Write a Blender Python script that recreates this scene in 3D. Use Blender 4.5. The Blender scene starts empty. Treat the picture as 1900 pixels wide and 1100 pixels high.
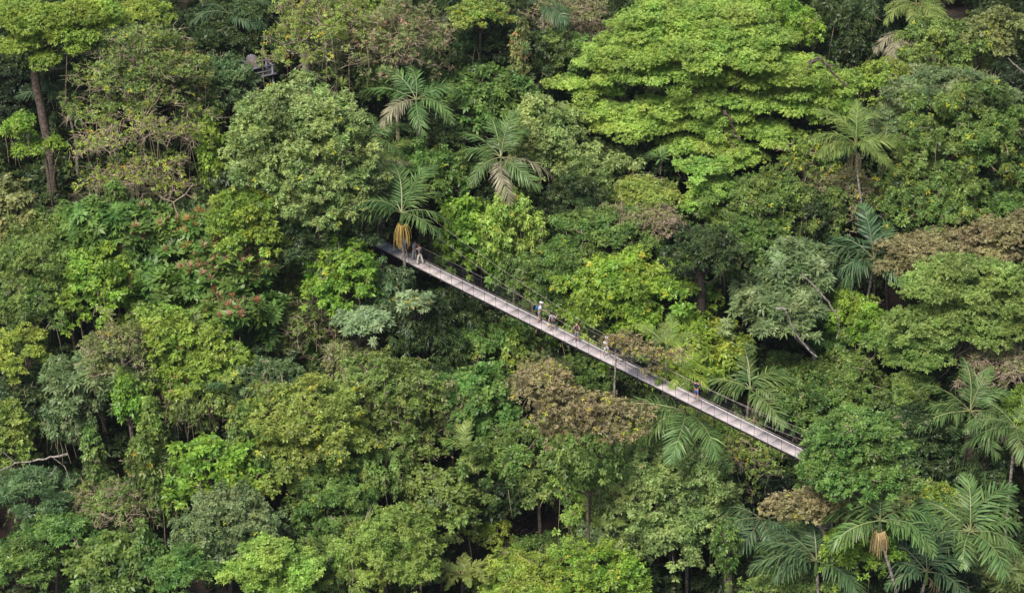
import bpy, math
import numpy as np
from mathutils import Vector, Matrix
R = math.radians
scene = bpy.context.scene
COL = scene.collection

# ------------------------------------------------------------------ camera
PITCH = R(28.2); DIST = 200.0; FPX = 23.3 * DIST
SP, CP = math.sin(PITCH), math.cos(PITCH)
CAM = np.array([0.0, -DIST * CP, DIST * SP])
cam_data = bpy.data.cameras.new("camera")
cam = bpy.data.objects.new("camera", cam_data); COL.objects.link(cam)
cam.location = CAM; cam.rotation_euler = (R(90) - PITCH, 0, 0)
cam_data.sensor_width = 36; cam_data.lens = 36 * FPX / 1900
cam_data.clip_start = 1; cam_data.clip_end = 3000
scene.camera = cam
FWD = np.array([0, CP, -SP]); UPV = np.array([0, SP, CP]); RGT = np.array([1.0, 0, 0])

def ray(px, py):
    d = FWD + RGT * (px - 950) / FPX - UPV * (py - 550) / FPX
    return d
def terr(x, y):
    x = np.asarray(x, float); y = np.asarray(y, float)
    z = -15 + 0.5 * y
    z = z + 13 * np.exp(-(((x - 27) / 12) ** 2 + ((y + 27) / 11) ** 2))
    z = z + 4 * np.exp(-(((x + 18) / 10) ** 2 + ((y - 22) / 9) ** 2))
    z = z + 1.3 * np.sin(x * .17 + y * .09) + 1.0 * np.sin(x * -.11 + y * .23 + 2) + .5 * np.sin(x * .5 + 1) * np.sin(y * .43)
    far = np.clip((np.hypot(x, y) - 110) / 200, 0, 1)
    return z * (1 - .35 * far)
def at(px, py, h):
    """point seen at photo pixel px,py that is h metres above the hillside"""
    d = ray(px, py); lo, hi = 60.0, 420.0
    for k in range(50):
        m = (lo + hi) / 2; p = CAM + d * m
        if p[2] > terr(p[0], p[1]) + h: lo = m
        else: hi = m
    return CAM + d * lo
def on_y(px, py, Y):
    d = ray(px, py); return CAM + d * ((Y - CAM[1]) / d[1])
def on_z(px, py, Z):
    d = ray(px, py); return CAM + d * ((Z - CAM[2]) / d[2])
def scale_at(p):
    return FPX / float((p - CAM) @ FWD)

# ------------------------------------------------------------------ helpers
def nrm(v):
    return v / np.maximum(np.linalg.norm(v, axis=-1, keepdims=True), 1e-9)
def np_mesh(name, V, F, t=None, smooth=False):
    """V (n,3); F (m,k) constant-size faces; t per-face float attribute"""
    me = bpy.data.meshes.new(name)
    V = np.ascontiguousarray(V, dtype=np.float32); F = np.ascontiguousarray(F, dtype=np.int32)
    n, (m, k) = len(V), F.shape
    me.vertices.add(n); me.vertices.foreach_set("co", V.ravel())
    me.loops.add(m * k); me.loops.foreach_set("vertex_index", F.ravel())
    me.polygons.add(m)
    me.polygons.foreach_set("loop_start", np.arange(0, m * k, k, dtype=np.int32))
    me.polygons.foreach_set("loop_total", np.full(m, k, dtype=np.int32))
    if smooth: me.polygons.foreach_set("use_smooth", np.ones(m, dtype=bool))
    if t is not None:
        a = me.attributes.new("t", 'FLOAT', 'FACE'); a.data.foreach_set("value", np.ascontiguousarray(t, dtype=np.float32))
    me.update(calc_edges=True)
    return me
def link(name, me, parent=None, mat=None, loc=None):
    o = bpy.data.objects.new(name, me); COL.objects.link(o)
    if parent is not None: o.parent = parent
    if mat is not None and me is not None:
        if len(me.materials) == 0: me.materials.append(mat)
    if loc is not None: o.location = [float(c) for c in loc]
    return o
def empty(name, loc, label, cat, group=None, rz=0.0):
    o = bpy.data.objects.new(name, None); COL.objects.link(o)
    o.location = [float(c) for c in loc]; o.rotation_euler = (0, 0, rz); o.empty_display_size = .3
    o["label"] = label; o["category"] = cat
    if group: o["group"] = group
    return o
class TB:
    """collects tubes / boxes as quads"""
    def __init__(s): s.V = []; s.F = []; s.n = 0
    def tube(s, P, rad, sides=6, cap=True):
        P = np.asarray(P, float); m = len(P)
        rad = np.broadcast_to(np.asarray(rad, float), (m,))
        T = np.zeros_like(P); T[1:-1] = P[2:] - P[:-2]; T[0] = P[1] - P[0]; T[-1] = P[-1] - P[-2]
        T = nrm(T); ref = np.array([0, 0, 1.0]) if abs(T[0][2]) < .9 else np.array([1.0, 0, 0])
        U = nrm(np.cross(T, ref)); W = np.cross(T, U)
        a = np.arange(sides) * 2 * math.pi / sides
        ring = P[:, None] + rad[:, None, None] * (np.cos(a)[None, :, None] * U[:, None] + np.sin(a)[None, :, None] * W[:, None])
        s.V.append(ring.reshape(-1, 3)); i = np.arange(m - 1)[:, None] * sides; j = np.arange(sides)[None]
        k = (j + 1) % sides
        f = np.stack([i + j, i + k, i + sides + k, i + sides + j], -1).reshape(-1, 4) + s.n
        s.F.append(f); s.n += m * sides
        if cap and sides == 6:
            for b in (0, (m - 1) * sides):
                q = np.array([[b, b + 1, b + 2, b + 3], [b, b + 3, b + 4, b + 5]]) + s.n - m * sides
                s.F.append(q)
        return s
    def box(s, c, sx, sy, sz, M=None):
        v = np.array([[x, y, z] for x in (-.5, .5) for y in (-.5, .5) for z in (-.5, .5)]) * [sx, sy, sz]
        if M is not None: v = v @ np.asarray(M).T
        v = v + np.asarray(c)
        f = np.array([[0, 1, 3, 2], [4, 6, 7, 5], [0, 4, 5, 1], [2, 3, 7, 6], [0, 2, 6, 4], [1, 5, 7, 3]]) + s.n
        s.V.append(v); s.F.append(f); s.n += 8; return s
    def quad(s, pts):
        s.V.append(np.asarray(pts, float)); s.F.append(np.array([[0, 1, 2, 3]]) + s.n); s.n += 4; return s
    def mesh(s, name, smooth=True, off=(0, 0, 0)):
        return np_mesh(name, np.concatenate(s.V) - np.asarray(off, float), np.concatenate(s.F), smooth=smooth)

# ------------------------------------------------------------------ materials
def newmat(name):
    m = bpy.data.materials.new(name); m.use_nodes = True; nt = m.node_tree; nt.nodes.clear()
    return m, nt, nt.nodes.new, nt.links.new
LEAF_GAIN = 1.0
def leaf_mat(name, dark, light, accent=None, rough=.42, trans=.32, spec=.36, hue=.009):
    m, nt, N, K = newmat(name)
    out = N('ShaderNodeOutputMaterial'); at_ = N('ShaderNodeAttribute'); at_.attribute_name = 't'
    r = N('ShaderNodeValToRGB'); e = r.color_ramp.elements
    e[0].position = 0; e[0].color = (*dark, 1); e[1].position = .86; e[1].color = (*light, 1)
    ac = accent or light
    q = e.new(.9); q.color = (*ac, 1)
    K(at_.outputs['Fac'], r.inputs[0])
    oi = N('ShaderNodeObjectInfo'); hs = N('ShaderNodeHueSaturation')
    mp = N('ShaderNodeMapRange'); mp.inputs['To Min'].default_value = .5 - hue; mp.inputs['To Max'].default_value = .5 + hue
    K(oi.outputs['Random'], mp.inputs['Value']); K(r.outputs[0], hs.inputs['Color'])
    tc = N('ShaderNodeTexCoord'); n2 = N('ShaderNodeTexNoise'); n2.inputs['Scale'].default_value = .42; n2.inputs['Detail'].default_value = 2.5
    vm = N('ShaderNodeVectorMath'); vm.operation = 'ADD'; K(tc.outputs['Object'], vm.inputs[0]); K(oi.outputs['Location'], vm.inputs[1]); K(vm.outputs[0], n2.inputs['Vector'])
    mh = N('ShaderNodeMapRange'); mh.inputs['From Min'].default_value = .3; mh.inputs['From Max'].default_value = .7
    mh.inputs['To Min'].default_value = -.020; mh.inputs['To Max'].default_value = .022; K(n2.outputs['Fac'], mh.inputs['Value'])
    ad = N('ShaderNodeMath'); ad.operation = 'ADD'; K(mp.outputs[0], ad.inputs[0]); K(mh.outputs[0], ad.inputs[1]); K(ad.outputs[0], hs.inputs['Hue'])
    hs.inputs['Saturation'].default_value = .96
    # soft large patches so that one crown is not one colour
    no = N('ShaderNodeTexNoise'); no.inputs['Scale'].default_value = .45; no.inputs['Detail'].default_value = 3
    K(tc.outputs['Object'], no.inputs['Vector'])
    mv = N('ShaderNodeMapRange'); mv.inputs['From Min'].default_value = .3; mv.inputs['From Max'].default_value = .7
    mv.inputs['To Min'].default_value = .88; mv.inputs['To Max'].default_value = 1.48
    K(no.outputs['Fac'], mv.inputs['Value']); K(mv.outputs[0], hs.inputs['Value'])
    p = N('ShaderNodeBsdfPrincipled'); p.inputs['Roughness'].default_value = rough; p.inputs['Specular IOR Level'].default_value = spec
    K(hs.outputs[0], p.inputs['Base Color'])
    tr = N('ShaderNodeBsdfTranslucent'); g = N('ShaderNodeMixRGB'); g.blend_type = 'MULTIPLY'; g.inputs[0].default_value = 1
    g.inputs[2].default_value = (1.3, 1.25, .55, 1); K(hs.outputs[0], g.inputs[1]); K(g.outputs[0], tr.inputs[0])
    mx = N('ShaderNodeMixShader'); mx.inputs[0].default_value = trans
    K(p.outputs[0], mx.inputs[1]); K(tr.outputs[0], mx.inputs[2]); K(mx.outputs[0], out.inputs[0])
    return m
def solid(name, c, rough=.7, c2=None, scale=3.0, metal=0.0, spec=.3, detail=6):
    m, nt, N, K = newmat(name)
    out = N('ShaderNodeOutputMaterial'); p = N('ShaderNodeBsdfPrincipled')
    p.inputs['Roughness'].default_value = rough; p.inputs['Metallic'].default_value = metal; p.inputs['Specular IOR Level'].default_value = spec
    no = N('ShaderNodeTexNoise'); no.inputs['Scale'].default_value = scale; no.inputs['Detail'].default_value = detail
    tc = N('ShaderNodeTexCoord'); K(tc.outputs['Object'], no.inputs['Vector'])
    r = N('ShaderNodeValToRGB'); e = r.color_ramp.elements
    c2 = c2 or tuple(x * .75 for x in c)
    e[0].position = .38; e[0].color = (*c2, 1); e[1].position = .62; e[1].color = (*c, 1)
    K(no.outputs['Fac'], r.inputs[0]); K(r.outputs[0], p.inputs['Base Color']); K(p.outputs[0], out.inputs[0])
    return m
PAL = {  # dark, light
 'lime':  ((.13, .22, .028), (.345, .495, .088)),
 'brt':   ((.085, .16, .014), (.26, .40, .040)),
 'emer':  ((.055, .120, .022), (.18, .30, .060)),
 'yel':   ((.11, .17, .018), (.32, .42, .055)),
 'yelo':  ((.090, .14, .020), (.29, .38, .070)),
 'mid':   ((.045, .092, .018), (.18, .28, .055)),
 'pale':  ((.090, .14, .034), (.33, .42, .13)),
 'grey':  ((.070, .115, .038), (.23, .30, .12)),
 'blue':  ((.040, .085, .028), (.15, .23, .085)),
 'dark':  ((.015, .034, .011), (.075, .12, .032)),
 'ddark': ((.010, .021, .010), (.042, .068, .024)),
 'olive': ((.056, .096, .018), (.22, .31, .065)),
 'tan':   ((.078, .098, .030), (.27, .29, .10)),
 'brn':   ((.125, .108, .048), (.36, .31, .15)),
 'brg':   ((.080, .105, .028), (.27, .31, .10)),
 'white': ((.11, .17, .075), (.34, .44, .22)),
 'mlime': ((.085, .145, .026), (.25, .35, .080)),
}
ACC = {'y': (.50, .36, .03), 'o': (.46, .25, .09), 'r': (.36, .12, .07), 'p': (.42, .24, .16), 'w': (.72, .62, .62), None: None,
       'yg': (.42, .42, .03)}
_lm = {}
def LM(col, acc=None):
    k = (col, acc)
    if k not in _lm:
        d, l = PAL[col]
        _lm[k] = leaf_mat('leaf_' + col + ('_' + acc if acc else ''), d, l, ACC[acc])
    return _lm[k]
BARK = solid('bark_brown', (.17, .13, .10), .9, (.055, .04, .032), 6)
BARKD = solid('bark_dark', (.085, .062, .052), .9, (.03, .022, .02), 6)
BARKP = solid('bark_pale', (.36, .32, .275), .85, (.11, .085, .07), 5)
BARKT = solid('bark_tan', (.50, .40, .28), .9, (.26, .20, .14), 5)
BARK_M = {'b': BARK, 'd': BARKD, 'p': BARKP, 't': BARKT}

# ------------------------------------------------------------------ leaves
def sprigs(rng, P, A, k, L, W, th0, th1, tb, tv=.36, droop=.25, off=.06):
    """k leaves splayed around each sprig axis; returns V (.,3), quads, t"""
    n = len(P); A = nrm(A)
    ref = np.where(np.abs(A[:, 2:3]) < .9, np.array([[0, 0, 1.0]]), np.array([[1.0, 0, 0]]))
    U = nrm(np.cross(A, ref)); W_ = np.cross(A, U)
    ph = (np.arange(k)[None] + rng.random((n, 1)) * k + rng.normal(0, .28, (n, k))) * 2 * math.pi / k
    th = R(th0) + (R(th1) - R(th0)) * rng.random((n, k))
    d = np.cos(ph)[..., None] * U[:, None] + np.sin(ph)[..., None] * W_[:, None]
    a = np.cos(th)[..., None] * A[:, None] + np.sin(th)[..., None] * d
    nn = A[:, None] - (A[:, None] * a).sum(-1, keepdims=True) * a + rng.normal(0, .25, (n, k, 3))
    s = nrm(np.cross(nn, a))
    l = (L * (.7 + .6 * rng.random((n, k))))[..., None]; w = l * (W / L) * .5
    p0 = P[:, None] + a * off * L
    dn = np.zeros(3); dn[2] = -droop
    q = np.stack([p0, p0 + a * l * .5 + s * w + dn * l * .25, p0 + a * l + dn * l, p0 + a * l * .5 - s * w + dn * l * .25], 2)
    t = np.clip(tb[:, None] + rng.normal(0, tv * .5, (n, k)), 0, .85)
    m = n * k
    return q.reshape(-1, 3), np.arange(m * 4).reshape(m, 4), t.reshape(-1)

LEAFCOUNT = [0]
def clump_leaves(rng, C, RAD, o):
    """C (n,3) clump centres, RAD (n,3) clump radii"""
    area = (RAD[:, 0] * RAD[:, 1] * .45 + RAD[:, 0] * RAD[:, 2] * .55) * 2 * math.pi
    cnt = np.maximum(4, (area * o['dens'] * (.75 + .5 * rng.random(len(C))))).astype(int)
    idx = np.repeat(np.arange(len(C)), cnt); n = len(idx)
    d = nrm(rng.normal(size=(n, 3)) + np.array([0, -.35, .45]))
    low = d[:, 2] < -.35; d[low, 2] *= -.6; d = nrm(d)
    rr = 1 - .34 * rng.random((n, 1)) ** 1.6 + (rng.random((n, 1)) < .08) * .22 * rng.random((n, 1))
    P = C[idx] + d * RAD[idx] * rr
    P += rng.normal(0, .05, P.shape)
    out = nrm(d / np.maximum(RAD[idx], .05))
    A = out * o['out'] + np.array([0, -.1, 1.0]) * o['up'] + rng.normal(0, .38, (n, 3))
    ctint = rng.normal(0, .19, len(C))
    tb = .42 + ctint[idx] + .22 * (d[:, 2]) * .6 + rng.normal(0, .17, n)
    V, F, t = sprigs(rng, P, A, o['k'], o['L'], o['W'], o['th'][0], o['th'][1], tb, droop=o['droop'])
    if o['acc'] > 0:
        if o.get('accsp', True):   # whole sprigs turn
            hot = rng.random(n) < o['acc'] * (1 if not o.get('acctop') else np.clip((P[:, 2] - P[:, 2].mean()) / P[:, 2].std(), 0, 2))
            t[np.repeat(hot, o['k'])] = 1
        else: t[rng.random(len(t)) < o['acc']] = 1
    Vs, Fs, ts = [V], [F], [t]
    if o.get('heart'):            # young coloured rosette heart
        hot = rng.random(n) < o['heart']
        if hot.any():
            V2, F2, t2 = sprigs(rng, P[hot] + np.array([0, 0, .08]), A[hot] * .5 + np.array([0, -.4, .8]), 16, o['L'] * .62, o['W'] * .42, 5, 62, np.ones(hot.sum()), droop=0)
            t2[:] = 1; Vs.append(V2); Fs.append(F2 + len(V)); ts.append(t2)
    return np.concatenate(Vs), np.concatenate(Fs), np.concatenate(ts)

BASE = dict(dens=11.5, k=6, L=.28, W=.125, th=(45, 95), out=.55, up=.6, droop=.22, acc=0)
STY = {
 'dome':  dict(),
 'fine':  dict(L=.22, W=.10, dens=15, k=6),
 'big':   dict(L=.42, W=.21, dens=6.0, k=6, droop=.3),
 'layer': dict(L=.22, W=.11, dens=14, up=1.0, out=.35),
 'vine':  dict(L=.26, W=.15, dens=12, k=5, droop=.5, out=.8, up=.25),
 'sparse': dict(L=.22, W=.11, dens=4.6, k=5),
 'palm8': dict(L=.55, W=.17, dens=3.6, k=9, th=(72, 92), up=1.0, out=.35, droop=.2),
 'rose':  dict(L=.74, W=.27, dens=1.6, k=16, th=(42, 92), up=1.0, out=.45, droop=.12),
 'feather': dict(L=.34, W=.10, dens=9, k=8, th=(60, 95), up=.9, out=.4, droop=.12),
}
SKIRT = [1.0]
def crown_clumps(rng, c, rx, ry, rz, style, rc=None):
    Rm = (rx * ry * max(rz, rx * .35)) ** (1 / 3)
    if rc is None: rc = min(max(.22 * Rm, .38), .85)
    if style in ('layer', 'feather'):
        n = int(max(5, 2.3 * rx * ry / rc ** 2))
        r = np.sqrt(rng.random(n)) * .9; a = rng.random(n) * 2 * math.pi
        # ragged outline
        r = r * (1 + .13 * np.sin(3 * a + rng.random() * 6) + .08 * np.sin(7 * a + rng.random() * 6))
        z = (1 - r ** 2 * 1.1) * rz + rng.normal(0, .12 * rz + .06, n)
        step = max(.45, rz * .3); z = z * .62 + np.round(z / step) * step * .38 + rng.normal(0, .13, n)
        C = np.stack([np.cos(a) * r * rx, np.sin(a) * r * ry, z - .4 * rz], 1)
        s = rc * (.7 + .75 * rng.random(n))
        RAD = np.stack([s * 1.2, s * 1.1, s * .30 + .06], 1)
    elif style == 'vine':
        n = int(max(5, 1.7 * (rx + ry) * .5 * rz * 2 / rc ** 2))
        d = nrm(rng.normal(size=(n, 3)) + np.array([0, -.3, .15])); C = d * [rx, ry, rz] * (.6 + .3 * rng.random((n, 1)))
        s = rc * (.6 + .6 * rng.random(n)); RAD = np.stack([s * .75, s * .75, s * (1.2 + rng.random(n))], 1)
    else:
        n = int(max(6, 2.5 * (rx * ry + (rx + ry) * rz) * .6 / rc ** 2))
        d = nrm(rng.normal(size=(n, 3)) + np.array([0, -.25, .25]))
        lo = d[:, 2] < -.45; d[lo, 2] *= -.7; d = nrm(d)
        a = np.arctan2(d[:, 1], d[:, 0]); q = rng.random(4) * 6.28
        wob = 1 + .17 * np.sin(2 * a + q[0]) * np.abs(d[:, 0]) + .13 * np.sin(5 * a + q[1]) + .12 * np.sin(4 * d[:, 2] * 2 + q[2] + 3 * d[:, 0])
        C = d * [rx, ry, rz] * (.58 + .36 * rng.random((n, 1)) ** .7) * wob[:, None]
        out = rng.random(n) < .10; C[out] *= 1.22
        s = rc * (.5 + .95 * rng.random(n) ** 1.3); RAD = np.stack([s, s * .95, s * .66], 1)
        m = int(n * {'palm8': .12, 'rose': .1, 'sparse': .35}.get(style, .95) * SKIRT[0])      # skirts of hanging foliage and climbers round the flanks
        a = rng.random(m) * 6.28 - 1.0 * (rng.random(m) < .4); rr = .5 + .75 * rng.random(m)
        SK = np.stack([np.cos(a) * rx * rr, np.sin(a) * ry * rr - .15 * ry, -rz * (-.15 + 1.15 * rng.random(m)) * rr - .7 * rc], 1)
        s = rc * (.35 + .8 * rng.random(m) ** 1.4); vv = .6 + 1.3 * rng.random(m) ** 2; C = np.concatenate([C, SK]); RAD = np.concatenate([RAD, np.stack([s * .85, s * .85, s * vv], 1)])
    return C + c, RAD
def radii(w, h, s, flat=None):
    rx = w / 2 / s; H = h / 2 / s
    ry = min(rx * .85, H * .85 / SP)
    rz = math.sqrt(max(H * H - (ry * SP) ** 2, .02)) / CP
    return rx, ry, max(rz, .35)

SEED = [11]
def tree(label, px, py, w, h, H, col, style='dome', acc=None, accf=0.0, name=None, cat='tree', lobes=None, trunk=None, tr=None,
         bark='b', group='rainforest trees on the hillside', twig=0, opt=None, rc=None, limbs=True, Y=None, tw=(.6, 1.0)):
    SEED[0] += 1; rng = np.random.default_rng(SEED[0])
    c = at(px, py, H) if Y is None else on_y(px, py, Y)
    gr = 1.0 if lobes is not None or style in ('layer', 'vine') or Y is not None else 1.2
    s = scale_at(c); rx, ry, rz = radii(w * gr, h * gr, s)
    o = dict(BASE); o.update(STY[style]); o['acc'] = accf
    if opt: o.update(opt)
    Cs, Rs = [], []; SKIRT[0] = o.get('skirt', 1.0)
    if lobes is None:
        C, RD = crown_clumps(rng, c, rx, ry, rz, style, rc); Cs.append(C); Rs.append(RD)
    else:
        for (lx, ly, lw, lh, dy) in lobes:
            lc = on_y(lx, ly, c[1] + dy); a, b, d = radii(lw, lh, scale_at(lc))
            C, RD = crown_clumps(rng, lc, a, b, d, style, rc); Cs.append(C); Rs.append(RD)
    C = np.concatenate(Cs); RD = np.concatenate(Rs)
    gz = float(terr(c[0], c[1])) - .3
    base = np.array([c[0], c[1] + .2, gz])
    if trunk is not None:      # photo pixels of a trunk that shows, at the crown's depth
        TP = [on_y(a, b, c[1] - .2) for a, b in trunk]
        low = min(TP, key=lambda q: q[2])
        bz = float(terr(low[0], low[1])) - .3
        if TP[-1][2] > bz: TP.append(np.array([low[0] + .2, low[1] + .1, bz]))
        base = TP[-1]
    else:
        top = c - np.array([0, 0, rz * .25]); j = rng.normal(0, .5, 2)
        TP = [top, (top * .5 + base * .5) + [j[0], j[1], 0], base]
    if name is None: name = {'layer': 'umbrella_tree', 'vine': 'vine_covered_tree', 'rose': 'rosette_tree', 'palm8': 'cecropia_tree', 'feather': 'feathery_tree'}.get(style, 'broadleaf_tree')
    root = empty(name, base, label, cat, group)
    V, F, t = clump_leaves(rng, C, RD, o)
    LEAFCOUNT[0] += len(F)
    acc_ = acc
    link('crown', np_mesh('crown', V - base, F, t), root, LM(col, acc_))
    tr = tr or min(max(rx * .05, .10), .42)
    tb = TB(); P = np.array(TP[::-1])
    # resample trunk with a little wander
    if len(P) >= 2:
        seg = np.linspace(0, len(P) - 1, max(6, len(P) * 3)); ii = np.minimum(seg.astype(int), len(P) - 2); f = (seg - ii)[:, None]
        PP = P[ii] * (1 - f) + P[ii + 1] * f; PP[1:-1] += rng.normal(0, tr * .15, (len(PP) - 2, 3))
        rr = tr * (1.15 - (.3 if trunk is not None else .6) * np.linspace(0, 1, len(PP))); rr[0] *= 1.35
        tb.tube(PP, rr, 8)
        if limbs:
            m = min(len(C), 26); pick = rng.choice(len(C), m, replace=False)
            for q in pick:
                e = C[q] - [0, 0, RD[q][2] * .3]
                st = PP[-1 - rng.integers(0, max(2, len(PP) // 4))]
                mid = st * .45 + e * .55 + np.array([0, 0, -.12 * np.linalg.norm(e - st)]) + rng.normal(0, .12 * rx * .4, 3)
                tb.tube([st, st * .6 + mid * .4, mid, e], np.array([.28, .2, .14, .06]) * tr + .01, 5, False)
    tk = TB()
    if style in ('dome', 'vine', 'fine', 'big', 'sparse') and rx > 1.6:
        lt = tk; nl_ = int(4 + rx * 3)
        for _ in range(nl_):
            q = rng.integers(len(C)); p0 = C[q] + rng.normal(0, .4, 3) * RD[q]; 
            dr = rz * (.6 + 1.2 * rng.random()); sw = rng.normal(0, .25, 2)
            p0 = p0 + [0, -RD[q][1] * .7, 0]
            lt.tube([p0, p0 + [sw[0], sw[1], -dr * .5], p0 + [sw[0] * 1.2 + rng.normal(0, .15), sw[1], -dr]], [.022, .018, .012], 4, False)
        for q in rng.choice(len(C), max(3, len(C) // 4), replace=False):
            d = rng.normal(size=3) + np.array([0, -.5, .3]); d = nrm(d); L = RD[q][0] * (1.1 + .8 * rng.random()); st = C[q]
            k1 = st + d * L * .6; k2 = st + d * L * 1.25 + rng.normal(0, .15, 3)
            lt.tube([st, k1, k2], [.03, .024, .01], 4, False)
            for __ in range(2):
                e = k1 + nrm(d + rng.normal(0, .8, 3)) * L * .5; lt.tube([k1, (k1 + e) / 2 + rng.normal(0, .05, 3), e], [.02, .014, .009], 4, False)
    if twig:
        tw_ = tk
        for q in range(len(C)):
            for _ in range(twig):
                d = rng.normal(size=3) + np.array([0, -.3, .15]); d[2] *= .5; d = nrm(d); L = RD[q][0] * (.9 + 1.1 * rng.random())
                st = C[q] + rng.normal(0, .2, 3) * RD[q][0] - [0, 0, .2]
                k1 = st + d * L * .5 + rng.normal(0, .10, 3) * L; k2 = st + d * L * [1, 1, .75] + rng.normal(0, .12, 3) * L
                tw_.tube([st, k1, k2], [.035, .024, .012], 4, False)
                for __ in range(2):
                    e = k1 + nrm(d + rng.normal(0, .7, 3)) * L * .5; tw_.tube([k1, (k1 + e) / 2 + rng.normal(0, .05, 3), e], [.02, .015, .009], 4, False)
    nf = sum(len(f) for f in tb.F)
    if tk.n:
        for v, f in zip(tk.V, tk.F): tb.V.append(v); tb.F.append(f + tb.n)
        tb.n += tk.n
    me = tb.mesh('trunk', off=base); me.materials.append(BARK_M[bark]); me.materials.append(BARKT if (twig or SEED[0] % 3) else BARK)
    mi = np.zeros(len(me.polygons), dtype=np.int32); mi[nf:] = 1; me.polygons.foreach_set('material_index', mi)
    link('trunk', me, root)
    return root

# ------------------------------------------------------------------ palms
def frond_mesh(seed, Lf=4.0, droop=1.0, lf=.85, nl=34, wid=.085, hang=.5):
    rng = np.random.default_rng(seed)
    m = 14; s = np.linspace(0, 1, m)
    # local: x outwards, z up
    X = Lf * (s - .10 * droop * s ** 3); Z = Lf * (.16 * np.sin(s * 2.2) - .34 * droop * s ** 2.3); Yc = rng.normal(0, .12) * Lf * s ** 2
    P = np.stack([X, Yc, Z], 1)
    V, F, T = [], [], []; n = 0
    def pos(u):
        i = min(int(u * (m - 1)), m - 2); f = u * (m - 1) - i; p = P[i] * (1 - f) + P[i + 1] * f
        return p, nrm(P[i + 1] - P[i])
    for side in (-1, 1):
        for k in range(nl):
            u = .12 + .88 * (k + rng.random() * .5) / nl
            if rng.random() < .07: continue
            p, tg = pos(min(u, .999))
            ln = lf * (math.sin(math.pi * min(1, (u * .86 + .12))) ** .55) * (.85 + .3 * rng.random()) * (1 if rng.random() > .08 else .55)
            ang = R(66 - 34 * u + rng.normal(0, 7)); sd = np.array([-tg[1], tg[0], 0.0]); sd = nrm(sd) * side
            lift = .28 * math.sin(k * 2.4 + side) + rng.normal(0, .15)
            up = np.cross(tg, sd) * side * (1 if side > 0 else 1); up = np.array([0, 0, 1.0]) - tg * tg[2]; up = nrm(up)
            d = nrm(tg * math.cos(ang) + sd * math.sin(ang) + up * lift)
            wv = nrm(np.cross(d, up + rng.normal(0, .25, 3))) * wid * (.8 + .5 * rng.random())
            q1 = p + d * ln * .45; q1[2] -= hang * ln * .12; q2 = p + d * ln; q2[2] -= hang * ln * (.55 + .25 * rng.random())
            V += [p - wv * .25, p + wv * .25, q1 - wv, q1 + wv, q2 - wv * .25, q2 + wv * .25]
            F += [[n, n + 1, n + 3, n + 2], [n + 2, n + 3, n + 5, n + 4]]; n += 6
            tv = float(np.clip(.4 + rng.normal(0, .2), 0, .85)); T += [tv, min(tv + .08, .85)]
    # rachis, a pale flattened ridge
    r_ = np.linspace(.05, .012, m) * 1.0
    for i in range(m - 1):
        for sg in (0, 1, 2):
            a0 = sg * 2.094; a1 = (sg + 1) * 2.094
            c0 = np.array([0, math.cos(a0), math.sin(a0)]); c1 = np.array([0, math.cos(a1), math.sin(a1)])
            V += [P[i] + c0 * r_[i], P[i] + c1 * r_[i], P[i + 1] + c1 * r_[i + 1], P[i + 1] + c0 * r_[i + 1]]
            F.append([n, n + 1, n + 2, n + 3]); n += 4; T.append(1.0)
    return np_mesh('frond', np.array(V), np.array(F), np.array(T))
FRONDS = {}
def get_frond(kind, i):
    k = (kind, i)
    if k not in FRONDS:
        pr = {'n': dict(Lf=4.6, nl=54, lf=1.15, wid=.045), 'wide': dict(Lf=4.2, lf=1.15, wid=.07, nl=38, hang=.6), 'fern': dict(Lf=3.0, lf=.62, wid=.09, nl=36, hang=.2, droop=.7),
              'fan': dict(Lf=2.6, lf=.8, wid=.16, nl=16, hang=.25, droop=.5)}[kind]
        FRONDS[k] = frond_mesh(100 + i * 7 + len(kind), droop=pr.pop('droop', .45 + .25 * i), **pr)
    return FRONDS[k]
PGREEN = leaf_mat('palm_green', (.042, .092, .022), (.16, .255, .072), (.27, .30, .12), rough=.42, spec=.35, trans=.22)
PDARK = leaf_mat('palm_dark', (.024, .058, .022), (.10, .17, .065), (.17, .19, .085), rough=.42, spec=.35, trans=.2)
PYEL = leaf_mat('palm_yellow', (.09, .15, .025), (.27, .33, .085), (.32, .30, .10), rough=.45, spec=.3, trans=.3)
PBRT = leaf_mat('palm_bright', (.09, .17, .015), (.27, .38, .045), (.3, .4, .06), rough=.35, spec=.4, trans=.3)
POLD = leaf_mat('palm_old', (.13, .13, .07), (.36, .33, .21), (.28, .24, .14), rough=.5, spec=.3, trans=.15)
PDEAD = leaf_mat('palm_dead', (.07, .05, .03), (.20, .15, .09), (.22, .17, .11), rough=.7, spec=.1, trans=.1)
PM = {'g': PGREEN, 'd': PDARK, 'y': PYEL, 'b': PBRT, 'o': POLD}
SHAFT = solid('palm_crownshaft', (.10, .16, .05), .5, (.05, .09, .03), 4)
FLOW = solid('palm_flower', (.56, .38, .10), .7, (.34, .24, .08), 6)
FLOWP = solid('palm_flower_pale', (.60, .46, .22), .7, (.42, .30, .14), 6)
FLOWG = solid('palm_fruit_stalk', (.20, .17, .09), .8, (.10, .09, .05), 6)
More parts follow.
